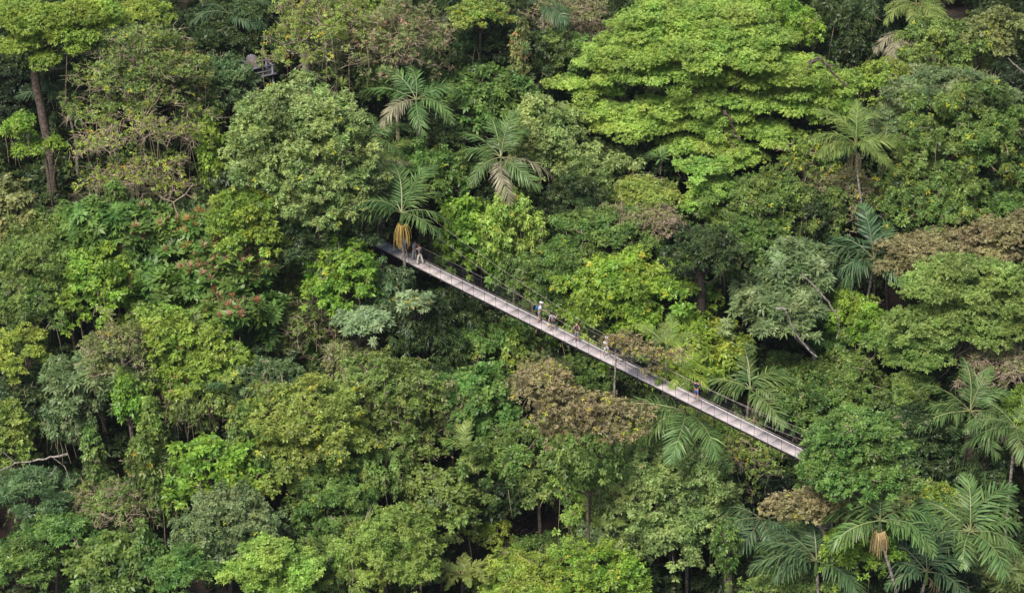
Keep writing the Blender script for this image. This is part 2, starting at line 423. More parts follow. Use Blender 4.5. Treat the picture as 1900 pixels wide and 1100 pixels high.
def palm(label, px, py, H, az, col='g', size=1.0, kind='n', trunk=None, el=None, tr=.13, flower=None, Y=None, old=(), name='palm_tree', cat='palm', bark='p', roll=1.0, group='palms between the trees'):
    SEED[0] += 1; rng = np.random.default_rng(SEED[0])
    c = at(px, py, H) if Y is None else on_y(px, py, Y)
    if trunk is not None:
        TP = [c] + [on_y(a, b, c[1]) for a, b in trunk]; low = TP[-1]; bz = float(terr(low[0], low[1])) - .3
        if low[2] > bz: TP.append(np.array([low[0], low[1], bz]))
    else:
        bz = float(terr(c[0], c[1])) - .3; TP = [c, (c + [0, 0, bz]) / [2, 2, 2] * [1, 1, 1] * 1.0, np.array([c[0] + rng.normal(0, .4), c[1] + .3, bz])]
        TP[1] = (TP[0] + TP[2]) / 2 + np.array([rng.normal(0, .25), 0, 0])
    base = TP[-1]
    root = empty(name, base, label, cat, group)
    P = np.array(TP[::-1]); seg = np.linspace(0, len(P) - 1, 22); ii = np.minimum(seg.astype(int), len(P) - 2); f = (seg - ii)[:, None]
    PP = P[ii] * (1 - f) + P[ii + 1] * f; PP[-1] -= (PP[-1] - PP[-2]) * .6
    link('trunk', TB().tube(PP, tr * (1.1 - .3 * np.linspace(0, 1, 22) + .05 * (np.arange(22) % 2)), 8).mesh('trunk', off=base), root, BARK_M[bark])
    if kind in ('n', 'wide'):
        link('crownshaft', TB().tube([c - [0, 0, 1.1 * size], c - [0, 0, .5 * size], c + [0, 0, .1]], [tr * 1.15, tr * 1.25, tr * .5], 8).mesh('crownshaft', off=base), root, SHAFT)
    for i, a in enumerate(az):
        v = int(rng.integers(0, 4)); me = get_frond(kind, v)
        o = bpy.data.objects.new('frond', me); COL.objects.link(o); o.parent = root
        e = (el[i] if el else 14 + rng.normal(0, 9))
        sc = size * (.8 + .32 * rng.random())
        M = Matrix.Translation(Vector((c - base).tolist())) @ Matrix.Rotation(R(a), 4, 'Z') @ Matrix.Rotation(R(-e), 4, 'Y') @ Matrix.Rotation(rng.normal(0, .22) * roll, 4, 'X') @ Matrix.Scale(sc, 4)
        o.matrix_local = M
        if len(me.materials) == 0: me.materials.append(PGREEN)
        o.material_slots[0].link = 'OBJECT'; o.material_slots[0].material = PM['o'] if i in old else PM[col]
        if i in old: o['label'] = 'ageing greyish frond'
    if kind in ('n', 'wide') and size > .7 and not flower:
        for i in range(SEED[0] % 2):
            me = get_frond(kind, int(rng.integers(0, 4))); o = bpy.data.objects.new('dead_frond', me); COL.objects.link(o); o.parent = root
            o.matrix_local = Matrix.Translation(Vector((c - base - [0, 0, .35]).tolist())) @ Matrix.Rotation(rng.random() * 6.28, 4, 'Z') @ Matrix.Rotation(R(52 + 22 * rng.random()), 4, 'Y') @ Matrix.Rotation(rng.normal(0, .4), 4, 'X') @ Matrix.Scale(size * (.6 + .15 * rng.random()), 4)
            if len(me.materials) == 0: me.materials.append(PGREEN)
            o.material_slots[0].link = 'OBJECT'; o.material_slots[0].material = PDEAD
    if flower:
        tb = TB(); p0 = c - np.array([0, 0, 1.15 * size])
        for i in range(46):
            a = rng.random() * 6.283; r = .55 * size * (.5 + .7 * rng.random()); dz = size * (1.0 + .7 * rng.random())
            e = np.array([math.cos(a) * r, math.sin(a) * r, 0])
            tb.tube([p0, p0 + e * .6 + [0, 0, .22 * size], p0 + e - [0, 0, dz * .3], p0 + e * 1.08 - [0, 0, dz]], [.03, .028, .024, .016], 4, False)
        link('flower_cluster', tb.mesh('flower_cluster', off=base), root, {'o': FLOW, 'p': FLOWP, 'g': FLOWG}[flower])
    return root

exec_marker = None
# ================================================================== SETTING
xs = np.concatenate([np.linspace(-600, -90, 18)[:-1], np.linspace(-90, 90, 151), np.linspace(90, 600, 18)[1:]])
ys = np.concatenate([np.linspace(-600, -80, 18)[:-1], np.linspace(-80, 110, 161), np.linspace(110, 700, 18)[1:]])
XX, YY = np.meshgrid(xs, ys); rg = np.random.default_rng(3)
ZZ = terr(XX, YY) + rg.normal(0, .08, XX.shape)
nx, ny = len(xs), len(ys); i = np.arange(nx - 1)[None] + (np.arange(ny - 1) * nx)[:, None]
Fg = np.stack([i, i + 1, i + nx + 1, i + nx], -1).reshape(-1, 4)
SOIL = solid('forest_soil', (.06, .036, .03), .95, (.018, .018, .013), 1.3)
g = link('ground', np_mesh('ground', np.stack([XX, YY, ZZ], -1).reshape(-1, 3), Fg, smooth=True), None, SOIL); g['kind'] = 'structure'

# undergrowth: a mass nobody could count
rng = np.random.default_rng(5)
gx, gy = np.meshgrid(np.arange(-60, 60, 1.9), np.arange(-68, 76, 2.1)); n = gx.size
U = np.stack([gx.ravel() + rng.uniform(-1, 1, n), gy.ravel() + rng.uniform(-1, 1, n)], 1)
hh = 1.4 + 6.6 * rng.random(n) ** 1.8 + 1.6 * np.sin(U[:, 0] * .35) * np.sin(U[:, 1] * .3)
hh = np.maximum(hh, .8)
# keep a small bare bank of soil open
for (a, b, r_) in ((945, 985, 2.0), (955, 1000, 1.8), (890, 1030, 1.5), (860, 1045, 1.3), (935, 960, 1.6)):
    q = at(a, b, 0); dd = np.hypot(U[:, 0] - q[0], U[:, 1] - q[1]); near = dd < r_ + 4; hh[near] = np.minimum(hh[near], 1.3)
    ok = dd > r_ + .6; U = U[ok]; hh = hh[ok]
# short growth only where bare trunks stand free
for (a, b, r_, lim) in ((103, 430, 5, 1.2), (100, 470, 5, 2.0), (1300, 640, 3.5, 1.5), (1003, 1015, 3, 1.2), (1352, 1090, 3, 1.5), (572, 190, 3, 2), (1626, 500, 3, 2), (1620, 1085, 5, 1.5)):
    q = at(a, b, 0); near = np.hypot(U[:, 0] - q[0], U[:, 1] - q[1]) < r_; hh[near] = np.minimum(hh[near], lim)
Cc = []; RR = []
for f in (.97, .74, .5, .27):
    k = (hh * f > .5); m = int(k.sum())
    Cc.append(np.stack([U[k, 0], U[k, 1], terr(U[k, 0], U[k, 1]) + hh[k] * f], 1) + rng.normal(0, .4, (m, 3)))
    r_ = (.6 + .75 * rng.random(m)) * (1.0 + .25 * (hh[k] > 3)); RR.append(np.stack([r_, r_, r_ * .75], 1))
Cc = np.concatenate(Cc); RR = np.concatenate(RR)
o = dict(BASE); o.update(L=.40, W=.18, dens=3.3, k=6, droop=.34, acc=.0)
V, F, t = clump_leaves(rng, Cc, RR, o)
UND = leaf_mat('undergrowth_leaf', (.014, .031, .010), (.085, .125, .032), hue=0)
u = link('undergrowth', np_mesh('undergrowth', V, F, t), None, UND); u['kind'] = 'stuff'
u['label'] = 'dark leafy undergrowth covering the steep forest floor between the trees'; u['category'] = 'undergrowth'
UNDN = len(F)
# ================================================================== BRIDGE
B0 = on_z(808.3, 504.6, 0); B1 = on_z(1484.9, 841.8, 0)
BU = (B1 - B0) / np.linalg.norm(B1 - B0); BN = np.array([-BU[1], BU[0], 0.0])   # BN points to the far (uphill) side
BL = float(np.linalg.norm(B1 - B0)); S0, S1 = -9.0, BL + 4.0; HW = .55
SMIN = float((on_z(1270, 734, 0) - B0) @ BU)
def bp(s, n=0.0, z=0.0): return B0 + BU * s + BN * n + np.array([0, 0, z])
BY = lambda px, py: float(on_z(px, py, 0)[1])
def cab(s): return 1.08 + (.0039 if s < SMIN else .0045) * (s - SMIN) ** 2
MB_ = np.stack([BU, BN, [0, 0, 1]], 1)
DECK = solid('deck_board', (.57, .49, .48), .75, (.40, .345, .335), .45)
DECK2 = solid('deck_board_pale', (.67, .58, .555), .75, (.57, .49, .47), .8)
SEAM = solid('deck_batten', (.66, .62, .62), .6, (.56, .52, .52), 3)
STEELD = solid('steel_dark', (.06, .05, .055), .5, (.035, .03, .035), 4, .4)
ROPE = solid('steel_cable', (.50, .42, .38), .5, (.34, .27, .24), 2, .3)
NET = solid('net_wire', (.07, .07, .08), .6, (.05, .05, .055), 2, .2)
bridge = empty('suspension_bridge', bp(S0), 'long narrow hanging footbridge with pale deck and wire mesh sides crossing above the forest', 'bridge')
off = bp(S0)
SPC = 1.29
ns = int((S1 - S0) / SPC)
rngb = np.random.default_rng(8)
# deck panels
DPM = {}
for par in (0, 1):
    tb = TB()
    for i in range(ns):
        if (i * 7 % 5 in (0, 3)) == bool(par):
            s = S0 + (i + .5) * SPC
            tb = TB(); tb.box([0, 0, 0], SPC - .02, HW * 2 - .06, .05, MB_)
            if par not in DPM: DPM[par] = tb.mesh('deck_panel', False)
            link('deck_panel', DPM[par], bridge, DECK if par else DECK2, bp(s, 0, -.025) - off)
    
bm_ = [TB().box((0, 0, 0), wd, HW * 2 - .05, .014, MB_).mesh('deck_batten', False) for wd in (.075, .13)]
for m_ in bm_: m_.materials.append(SEAM)
for i in range(ns + 1):
    if rngb.random() < .75: link('deck_batten', bm_[int(rngb.random() > .6)], bridge, None, bp(S0 + i * SPC + rngb.normal(0, .02), 0, .006) - off)
for sgn in (-1, 1):
    tb = TB(); tb.box(bp((S0 + S1) / 2, sgn * (HW - .01), .0), S1 - S0, .05, .10, MB_)
    link('edge_rail', tb.mesh('edge_rail', False, off), bridge, SEAM)
    tb = TB(); tb.box(bp((S0 + S1) / 2, sgn * (HW + .035), -.06), S1 - S0, .04, .14, MB_)
    link('edge_beam', tb.mesh('edge_beam', False, off), bridge, STEELD)
tb = TB()
for i in range(ns + 1): tb.box(bp(S0 + i * SPC, 0, -.12), .07, HW * 2 + .3, .10, MB_)
link('cross_beams', tb.mesh('cross_beams', False, off), bridge, STEELD)
S_T0 = -8.0; S_T1 = BL + 3.0
for sgn in (-1, 1):
    ss = np.linspace(S_T0, S_T1, 90)
    nn = sgn * (HW + .10)
    link('main_cable', TB().tube([bp(s, nn, cab(s)) for s in ss], .012, 6).mesh('main_cable', off=off), bridge, ROPE)
    for hz, rr in ((1.12, .010), (.75, .006), (.38, .006)):
        link('hand_cable', TB().tube([bp(s, nn, min(hz, cab(s) - .03) if hz > 1 else hz) for s in ss], rr, 5, False).mesh('hand_cable', off=off), bridge, ROPE if hz > 1 else NET)
    hm = TB().tube([[0, 0, 0], [0, 0, 1]], .014, 5, False).mesh('hanger')
    hm.materials.append(STEELD)
    for i in range(1, ns):
        s = S0 + i * SPC
        if s < S_T0 or s > S_T1: continue
        h = bpy.data.objects.new('hanger', hm); COL.objects.link(h); h.parent = bridge
        h.location = (bp(s, nn, -.1) - off).tolist(); h.scale = (1.0, 1.0, cab(s) + .1)
    tb = TB()      # netting, diamond mesh
    hN = 1.1; st = .11; nd = int((S_T1 - S_T0) / st); Wd = .0026
    for k in range(nd):
        for dd in (-1, 1):
            s = S_T0 + k * st; e = s + dd * hN
            if e < S_T0 or e > S_T1: continue
            p, q = bp(s, nn, 0), bp(e, nn, hN); wv = BU * Wd
            tb.quad([p - wv, p + wv, q + wv, q - wv])
    link('side_netting', tb.mesh('side_netting', False, off), bridge, NET)
# end towers, mostly hidden in the trees
for s in (S_T0, S_T1):
    h = cab(s); tb = TB()
    gz = float(terr(*bp(s)[:2]))
    for sgn in (-1, 1): tb.box(bp(s, sgn * (HW + .12), (h + gz) / 2), .16, .16, h - gz + .2, MB_)
    tb.box(bp(s, 0, h - .15), .12, HW * 2 + .5, .14, MB_)
    link('end_tower', tb.mesh('end_tower', False, off), bridge, STEELD)

# ================================================================== PEOPLE
SKIN = solid('skin', (.55, .33, .24), .55, (.48, .27, .19), 8)
def cloth(name, c, c2=None): return solid(name, c, .85, c2 or tuple(x * .8 for x in c), 7)
def skin_mesh(name, pts, edges, rad, root=0, lev=1):
    me = bpy.data.meshes.new(name); me.from_pydata([tuple(map(float, p)) for p in pts], edges, []); me.update()
    o = bpy.data.objects.new('tmp_' + name, me); COL.objects.link(o)
    md = o.modifiers.new('s', 'SKIN'); md.use_smooth_shade = True
    sv = me.skin_vertices[0].data
    for k, r in enumerate(rad):
        sv[k].radius = (r, r) if not isinstance(r, tuple) else r
        sv[k].use_root = (k == root)
    ss = o.modifiers.new('u', 'SUBSURF'); ss.levels = lev; ss.render_levels = lev
    dg = bpy.context.evaluated_depsgraph_get(); dg.update()
    res = bpy.data.meshes.new_from_object(o.evaluated_get(dg)); res.name = name
    bpy.data.objects.remove(o); bpy.data.meshes.remove(me)
    return res
def ellip(name, c, r, seg=12, cut=None):
    V = []; F = []
    for i in range(9):
        th = math.pi * i / 8
        for j in range(seg):
            a = 2 * math.pi * j / seg
            V.append([c[0] + r[0] * math.sin(th) * math.cos(a), c[1] + r[1] * math.sin(th) * math.sin(a), c[2] + r[2] * math.cos(th)])
    for i in range(8 if cut is None else cut):
        for j in range(seg): F.append([i * seg + j, i * seg + (j + 1) % seg, (i + 1) * seg + (j + 1) % seg, (i + 1) * seg + j])
    return np_mesh(name, np.array(V), np.array(F), smooth=True)
def person(label, px, py, heading, top, legs, hair, arms, stance=.12, lean=0.0, hat=None, pack=None, long_legs=False, shoes=(.6, .6, .6), sleeve=.45, H=1.72,
           long_hair=False, held=None, headtilt=0.0, step=.05):
    p = on_z(px, py, 0.0); p[2] = .014; k = H / 1.72
    root = empty('person', p, label, 'person', 'hikers on the hanging bridge', rz=heading)
    L = lean
    pel = (0, 0, .95); ch = (.28 * L, 0, 1.2); sh = (.52 * L, 0, 1.40); nk = (.58 * L, 0, 1.48)
    jaw = (.64 * L + .02, 0, 1.55 - headtilt * .02); sk = (.70 * L + .02 * headtilt, 0, 1.64); tp = (.74 * L + .05 * headtilt, 0, 1.70)
    pts = [pel, ch, sh, nk, jaw, sk, tp]; rad = [.135, (.11, .14), (.09, .13), .055, .072, .088, .055]
    ed = [(0, 1), (1, 2), (2, 3), (3, 4), (4, 5), (5, 6)]
    nose = len(pts); pts.append((jaw[0] + .105, 0, jaw[2] + .045)); rad.append(.014); ed.append((4, nose))
    shp, elb, hnd = {}, {}, {}
    for sd_, nm in ((1, 'l'), (-1, 'r')):
        e, h = arms[nm]
        s_ = (sh[0], sd_ * .19, 1.41); a = len(pts)
        e = (e[0] + sh[0], e[1], e[2]); h = (h[0] + sh[0], h[1], h[2])
        pts += [s_, e, h]; rad += [.052, .038, .026]; ed += [(2, a), (a, a + 1), (a + 1, a + 2)]
        shp[nm], elb[nm], hnd[nm] = s_, e, h
        dv = nrm(np.array(h) - np.array(e)); pv = nrm(np.cross(dv, [0, 0, 1.0]) + 1e-6); palm_ = np.array(h) + dv * .07
        b = len(pts); pts.append(tuple(palm_)); rad.append((.034, .018)); ed.append((a + 2, b))
        for f, (o_, l_) in enumerate(((-.03, .065), (-.01, .08), (.01, .085), (.028, .07))):
            r0 = len(pts); k1 = palm_ + pv * o_ + dv * l_ * .6; k2 = k1 + dv * l_ * .4 - np.array([0, 0, .02])
            pts += [tuple(k1), tuple(k2)]; rad += [.009, .008]; ed += [(b, r0), (r0, r0 + 1)]
        r0 = len(pts); k1 = np.array(h) + dv * .04 - pv * .045; k2 = k1 + dv * .045 - pv * .01
        pts += [tuple(k1), tuple(k2)]; rad += [.010, .009]; ed += [(a + 2, r0), (r0, r0 + 1)]
    LG = {}
    for sd_ in (1, -1):
        a = len(pts); st = step * sd_
        hp = (0, sd_ * .09, .88); kn = (.03 + st, sd_ * (.09 + stance * .4), .49); an = (-.02 + st * 1.6, sd_ * (.08 + stance), .09); to = (.15 + st * 1.6, sd_ * (.10 + stance), .03)
        pts += [hp, kn, an, to]; rad += [.085, .055, .038, .03]; ed += [(0, a), (a, a + 1), (a + 1, a + 2), (a + 2, a + 3)]; LG[sd_] = (hp, kn, an, to)
    pts = [tuple(c * k for c in q) for q in pts]
    link('body', skin_mesh('body', pts, ed, rad), root, SKIN)
    # clothes
    P = [pel, ch, sh, (nk[0], 0, 1.445)]; r_ = [(.15, .16), (.125, .16), (.115, .15), .075]; E = [(0, 1), (1, 2), (2, 3)]
    for nm in 'lr':
        s_, e = shp[nm], elb[nm]; a = len(P); m = tuple(s_[q] + (e[q] - s_[q]) * sleeve * 1.6 for q in range(3))
        P += [s_] + ([m] if sleeve > 0 else []); r_ += [.066 if sleeve > 0 else .06] + ([.058] if sleeve > 0 else []); E += [(2, a)] + ([(a, a + 1)] if sleeve > 0 else [])
    link('shirt', skin_mesh('shirt', [tuple(c * k for c in q) for q in P], E, r_), root, top)
    P = [(0, 0, 1.0), pel]; r_ = [(.14, .15), (.155, .165)]; E = [(0, 1)]
    for sd_ in (1, -1):
        hp, kn, an, to = LG[sd_]; a = len(P)
        if long_legs: P += [hp, kn, (an[0], an[1], .1)]; r_ += [.105, .08, .075]; E += [(1, a), (a, a + 1), (a + 1, a + 2)]
        else: P += [hp, tuple(hp[q] * .15 + kn[q] * .85 for q in range(3))]; r_ += [.105, .09]; E += [(1, a), (a, a + 1)]
    link('trousers' if long_legs else 'shorts', skin_mesh('trousers', [tuple(c * k for c in q) for q in P], E, r_, root=1), root, legs)
    for sd_ in (1, -1):
        hp, kn, an, to = LG[sd_]
        link('shoe', skin_mesh('shoe', [(an[0] - .03, an[1], .06), (an[0] + .06, an[1], .055), (to[0] + .02, to[1], .045)], [(0, 1), (1, 2)], [.05, .052, .042]), root, shoes if not isinstance(shoes, tuple) else cloth('shoe_cloth', shoes))
    hc = (sk[0] * k - .02, 0, sk[2] * k + .02)
    if long_hair:
        hl = [(hc[0], 0, hc[2] + .03), (hc[0] - .06, 0, hc[2] - .05), (hc[0] - .08, 0, hc[2] - .2), (hc[0] - .02, .09, hc[2] - .1), (hc[0] - .02, -.09, hc[2] - .1)]
        link('hair', skin_mesh('hair', hl, [(0, 1), (1, 2), (1, 3), (1, 4)], [.12, .11, .09, .07, .07]), root, hair)
    else:
        link('hair', ellip('hair', hc, (.105, .10, .10), cut=5), root, hair)
    ey = TB()
    for sd_ in (1, -1): ey.box((jaw[0] * k + .078, sd_ * .032, jaw[2] * k + .075), .012, .02, .012)
    link('eyes', ey.mesh('eyes', False), root, STEELD)
    if hat is not None:
        link('cap', ellip('cap', (hc[0], 0, hc[2] + .03), (.125, .12, .095), cut=4), root, hat)
        link('cap_brim', ellip('cap_brim', (hc[0] + .10, 0, hc[2] + .025), (.12, .10, .012)), root, hat)
    if pack is not None:
        x0 = sh[0] * k * .6 - .24
        me = skin_mesh('backpack', [(x0, 0, 1.0 * k), (x0 - .01, 0, 1.2 * k), (x0 + .03, 0, 1.42 * k)], [(0, 1), (1, 2)], [(.15, .13), (.17, .15), (.12, .10)])
        bpk = empty('backpack', p + np.array([0, 0, .0]), pack[1], 'backpack', 'backpacks worn by the hikers', rz=heading)
        link('bag', me, bpk, pack[0])
        for sd_ in (1, -1):
            link('strap', TB().tube([(x0 + .12, sd_ * .10, 1.42 * k), (sh[0] * k + .02, sd_ * .12, 1.50 * k), (sh[0] * k + .15, sd_ * .12, 1.38 * k), (sh[0] * .6 * k + .16, sd_ * .14, 1.2 * k), (x0 + .12, sd_ * .15, 1.05 * k)], .018, 5, False).mesh('strap'), bpk, pack[0])
    return root, p, k
hdg = math.atan2(BU[1], BU[0])
NAVY = cloth('navy_cloth', (.02, .025, .05)); BLACKC = cloth('black_cloth', (.02, .022, .035)); CREAM = cloth('cream_cloth', (.75, .72, .62)); BEIGE = cloth('beige_shirt', (.42, .33, .32))
WHITEC = cloth('white_cloth', (.78, .78, .8)); GREYB = cloth('grey_blue_cloth', (.40, .42, .55)); GREYS = cloth('grey_shorts', (.20, .21, .28)); STRIPE = cloth('grey_white_cloth', (.62, .63, .68), (.30, .31, .36))
LBLUE = cloth('light_blue_cloth', (.36, .47, .68)); BLUEP = cloth('blue_pack_cloth', (.03, .12, .34)); HAIRD = cloth('dark_hair', (.035, .02, .015)); HAIRB = cloth('brown_hair', (.10, .045, .025)); BLUES = cloth('blue_shorts', (.10, .13, .38))
DOWN = {'l': ((.02, .24, 1.14), (.10, .22, .92)), 'r': ((.02, -.24, 1.14), (.10, -.22, .92))}
person('man in a beige shirt and cream trousers with a black backpack on the bridge', 779.5, 490.5, hdg + math.pi - .1, BEIGE, CREAM, HAIRB,
       {'l': ((.20, .24, 1.22), (.46, .16, 1.22)), 'r': ((.18, -.24, 1.20), (.42, -.14, 1.16))}, stance=.16, lean=.18, pack=(BLACKC, 'black backpack on the back of the man in the beige shirt'), long_legs=True, shoes=(.6, .57, .5), H=1.78)
person('person in grey and white clothes facing the man with the black backpack', 768.2, 481.2, hdg + .3, STRIPE, STRIPE, HAIRD,
       {'l': ((.1, .25, 1.18), (.34, .2, 1.14)), 'r': ((.05, -.25, 1.14), (.22, -.26, .98))}, lean=.12, long_legs=True, shoes=(.4, .3, .3), H=1.7)
person('person in a light blue shirt half hidden behind the hanging orange palm flower', 750.5, 473.5, hdg - .6, LBLUE, GREYS, HAIRD,
       {'l': ((.02, .30, 1.20), (.18, .34, 1.02)), 'r': ((.02, -.30, 1.20), (.2, -.3, 1.0))}, H=1.7)
person('hiker in a white cap and grey shorts with a blue backpack pointing over the rail', 1000.3, 596.6, hdg + .75, WHITEC, GREYS, HAIRB,
       {'l': ((.22, .2, 1.32), (.50, .16, 1.36)), 'r': ((.10, -.24, 1.16), (.34, -.14, 1.10))}, lean=.2, hat=WHITEC, pack=(BLUEP, 'blue backpack on the back of the hiker in the white cap'), shoes=(.22, .12, .09), sleeve=.4)
r_, p_, k_ = person('woman in a grey blue top leaning on the rail with a straw hat', 1025.8, 612.8, hdg - 1.0, GREYB, NAVY, HAIRD,
       {'l': ((.10, .27, 1.24), (-.02, .34, 1.40)), 'r': ((.22, -.24, 1.14), (.34, -.22, .88))}, lean=.34, stance=.14, sleeve=.25, shoes=(.55, .52, .6), H=1.66, headtilt=.6)
# straw hat held in her hand
Mh = Matrix.Rotation(hdg - 1.0, 4, 'Z'); hl = Mh @ Vector((.37 + .18, -.25, .70)); hp = p_ + np.array(hl)
STRAW = solid('straw', (.68, .62, .40), .8, (.5, .44, .26), 14)
ht = empty('straw_hat', hp, 'pale straw hat held in the hand of the woman in grey blue', 'hat')
link('brim', ellip('brim', (0, 0, 0), (.12, .05, .19)), ht, STRAW); link('hat_crown', ellip('hat_crown', (.03, -.03, .0), (.07, .09, .09)), ht, STRAW)
person('woman with dark curly hair in a dark top and white shoes on the bridge', 1069.8, 634.8, hdg - .95, BLACKC, GREYS, HAIRB,
       {'l': ((.12, .26, 1.20), (.24, .10, 1.36)), 'r': ((.08, -.30, 1.18), (.16, -.46, 1.02))}, stance=.06, sleeve=0, long_hair=True, shoes=(.85, .85, .85), H=1.66)
person('person in white on the bridge half hidden behind the thin brown leaved tree', 1124.5, 661.5, hdg - .3, WHITEC, WHITEC, HAIRD,
       {'l': ((.15, .3, 1.22), (.32, .34, 1.3)), 'r': ((.1, -.25, 1.16), (.3, -.2, 1.16))}, hat=WHITEC, H=1.68)
person('person in a navy shirt and blue shorts standing alone on the bridge with back turned', 1291.5, 742.6, hdg + 2.0, NAVY, BLUES, HAIRD,
       {'l': ((.08, .28, 1.20), (.22, .24, 1.10)), 'r': ((.12, -.30, 1.24), (.24, -.30, 1.42))}, stance=.07, shoes=(.7, .7, .75), H=1.72)
# ================================================================== TREES
T = tree
YTT = float(at(150, 60, 17)[1])
# --- top left
T('tall bright yellow green tiered tree on a bare brown trunk in the top left corner', 150, 60, 300, 110, 17, 'yel', 'layer',
  lobes=[(60, 30, 150, 60, 0), (150, 22, 170, 60, 1), (110, 62, 130, 50, -.5), (40, 90, 90, 60, -1), (70, 112, 60, 36, -1.5), (150, 75, 70, 40, -1), (20, 20, 80, 60, 1), (205, 40, 90, 34, 1)], trunk=[(60, 100), (68, 160), (85, 250), (103, 375)], tr=.40, bark='b', rc=.8)
T('spray of bright yellow green foliage above the half bare tan twigged tree', 262, 22, 120, 54, 14, 'yel', 'layer')
T('leafy green climber clump wrapped round the bare brown trunk', 62, 245, 110, 90, 15.5, 'brt', 'dome', name='climbing_vine', cat='vine', limbs=False, trunk=[(70, 250), (88, 300)], tr=.06, opt=dict(skirt=.1), rc=.5, lobes=[(38, 240, 64, 60, -.5), (55, 278, 80, 30, -.5), (105, 270, 30, 36, 0)])
T('open crowned olive green tree with thin twigs left of the railed platform', 262, 165, 200, 190, 13, 'olive', 'sparse', 'yg', .04, twig=3, opt=dict(dens=7))
T('yellow green leafy crest beside the railed platform tree', 305, 110, 110, 80, 14, 'yelo', 'sparse', 'y', .03, twig=1, opt=dict(dens=8))
T('half bare tree with tiers of pale tan twigs', 245, 300, 230, 130, 12, 'yel', 'sparse', 'y', .02, twig=5, bark='t', limbs=False, opt=dict(dens=2.4),
  lobes=[(190, 262, 110, 34, 0), (270, 232, 130, 36, .5), (240, 320, 160, 34, -.5), (320, 345, 110, 34, -.5), (300, 300, 110, 34, 0), (210, 335, 90, 24, -1), (330, 240, 60, 30, 1)], rc=.75)
T('narrow column of bright heart leaved vine on a stump topped by a bromeliad', 393, 285, 62, 160, 11, 'yel', 'vine', opt=dict(L=.3, W=.22, dens=4.2), rc=.45)
T('bluish green small tree crown immediately left below the railed platform', 405, 138, 120, 60, 11, 'blue', 'dome')
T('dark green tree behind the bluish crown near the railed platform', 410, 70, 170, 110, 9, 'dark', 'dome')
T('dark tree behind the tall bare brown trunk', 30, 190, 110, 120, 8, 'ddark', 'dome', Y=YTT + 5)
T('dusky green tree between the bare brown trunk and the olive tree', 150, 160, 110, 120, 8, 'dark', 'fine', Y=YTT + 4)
T('large round pale green tree crown beyond the left end of the bridge', 560, 272, 260, 270, 13, 'pale', 'dome', 'yg', .01, Y=BY(720, 460) - 1.5, opt=dict(L=.26, dens=13), lobes=[(540, 215, 190, 130, 1), (610, 245, 150, 140, 0), (530, 290, 190, 130, 0), (610, 330, 170, 110, -1), (480, 220, 90, 90, 0), (660, 300, 80, 110, 0), (560, 370, 150, 60, -1)])
T('small round yellowish green crown in front of the large pale green tree', 458, 398, 128, 112, 13, 'yel', 'dome', 'yg', .05, Y=BY(720, 460) - 4, opt=dict(L=.26, dens=14))
T('dark leafy tree beneath the large pale green crown', 590, 430, 150, 90, 9, 'dark', 'dome', Y=BY(720, 460) - 3)
T('mossy tree with brown twigs and yellow green leaves over a white streaked trunk', 600, 50, 190, 130, 14, 'yelo', 'sparse', 'y', .02, twig=3, opt=dict(dens=6.5), trunk=[(575, 60), (567, 110), (572, 160)], tr=.42, bark='p')
T('pink twigged tree with yellow green leaves above the palm', 735, 70, 150, 110, 14, 'brg', 'sparse', 'p', .10, twig=4, bark='t', opt=dict(dens=6))
T('bright yellow green bushy tree crown between the two twiggy trees', 680, 40, 110, 110, 12, 'yelo', 'dome')
T('small olive yellow crown at the top edge right of the pink twigged tree', 892, 22, 125, 56, 14, 'yelo', 'layer', 'y', .05)
T('dark vine hung tree left of the olive yellow crown', 830, 60, 70, 150, 9, 'dark', 'vine')
T('dark tree under the olive yellow crown', 905, 85, 110, 100, 9, 'dark', 'fine')
T('mossy leaning trunk clad in orange brown moss and ferns', 965, 110, 40, 150, 12, 'brg', 'vine', 'o', .06, rc=.4)
T('mass of dark broad leaves below the dark tree under the olive yellow crown', 900, 165, 160, 80, 9, 'mid', 'big')
T('brownish twiggy tree at the top edge left of the great lime tree', 1065, 35, 110, 90, 9, 'tan', 'sparse', twig=6, bark='b', opt=dict(dens=4))
T('dark green shrubby tree left of the lime tree', 1010, 120, 90, 110, 10, 'dark', 'dome')
T('mid green tree tucked under the left edge of the lime tree', 1040, 95, 80, 60, 11, 'emer', 'dome')
# --- the great lime umbrella
LIME = [(1210, 40, 170, 110, 3), (1290, 50, 240, 120, 2.5), (1380, 70, 200, 120, 2), (1180, 95, 200, 90, 1.5), (1300, 120, 260, 90, 1), (1430, 125, 190, 90, 1), (1210, 135, 200, 60, 0), (1480, 150, 130, 70, .5),
        (1060, 150, 90, 30, 1), (1095, 168, 110, 36, .5), (1110, 205, 130, 46, -1), (1160, 225, 150, 60, -1.5), (1220, 200, 120, 44, -1), (1340, 180, 220, 60, -.5), (1440, 195, 200, 60, -.5), (1530, 185, 110, 70, 0), (1550, 215, 90, 40, -.5),
        (1300, 235, 130, 40, -1.5), (1270, 268, 110, 36, -2), (1340, 272, 130, 46, -2), (1430, 245, 150, 44, -1.5), (1220, 240, 90, 30, -2), (1500, 165, 90, 40, 0), (1350, 20, 120, 50, 3), (1120, 110, 70, 50, 2), (1560, 160, 90, 60, .3), (1290, 85, 330, 120, .9), (1460, 130, 200, 70, .4), (1180, 120, 160, 60, 0), (1545, 195, 90, 50, -.3), (1330, 215, 120, 40, -1), (1375, 290, 90, 30, -2.2)]
T('great spreading lime green umbrella tree the largest crown in the forest', 1300, 130, 540, 270, 17, 'lime', 'layer', lobes=LIME, rc=.72, tr=.5, opt=dict(L=.185, W=.095, dens=23), trunk=[(1330, 180), (1352, 235), (1368, 300)])
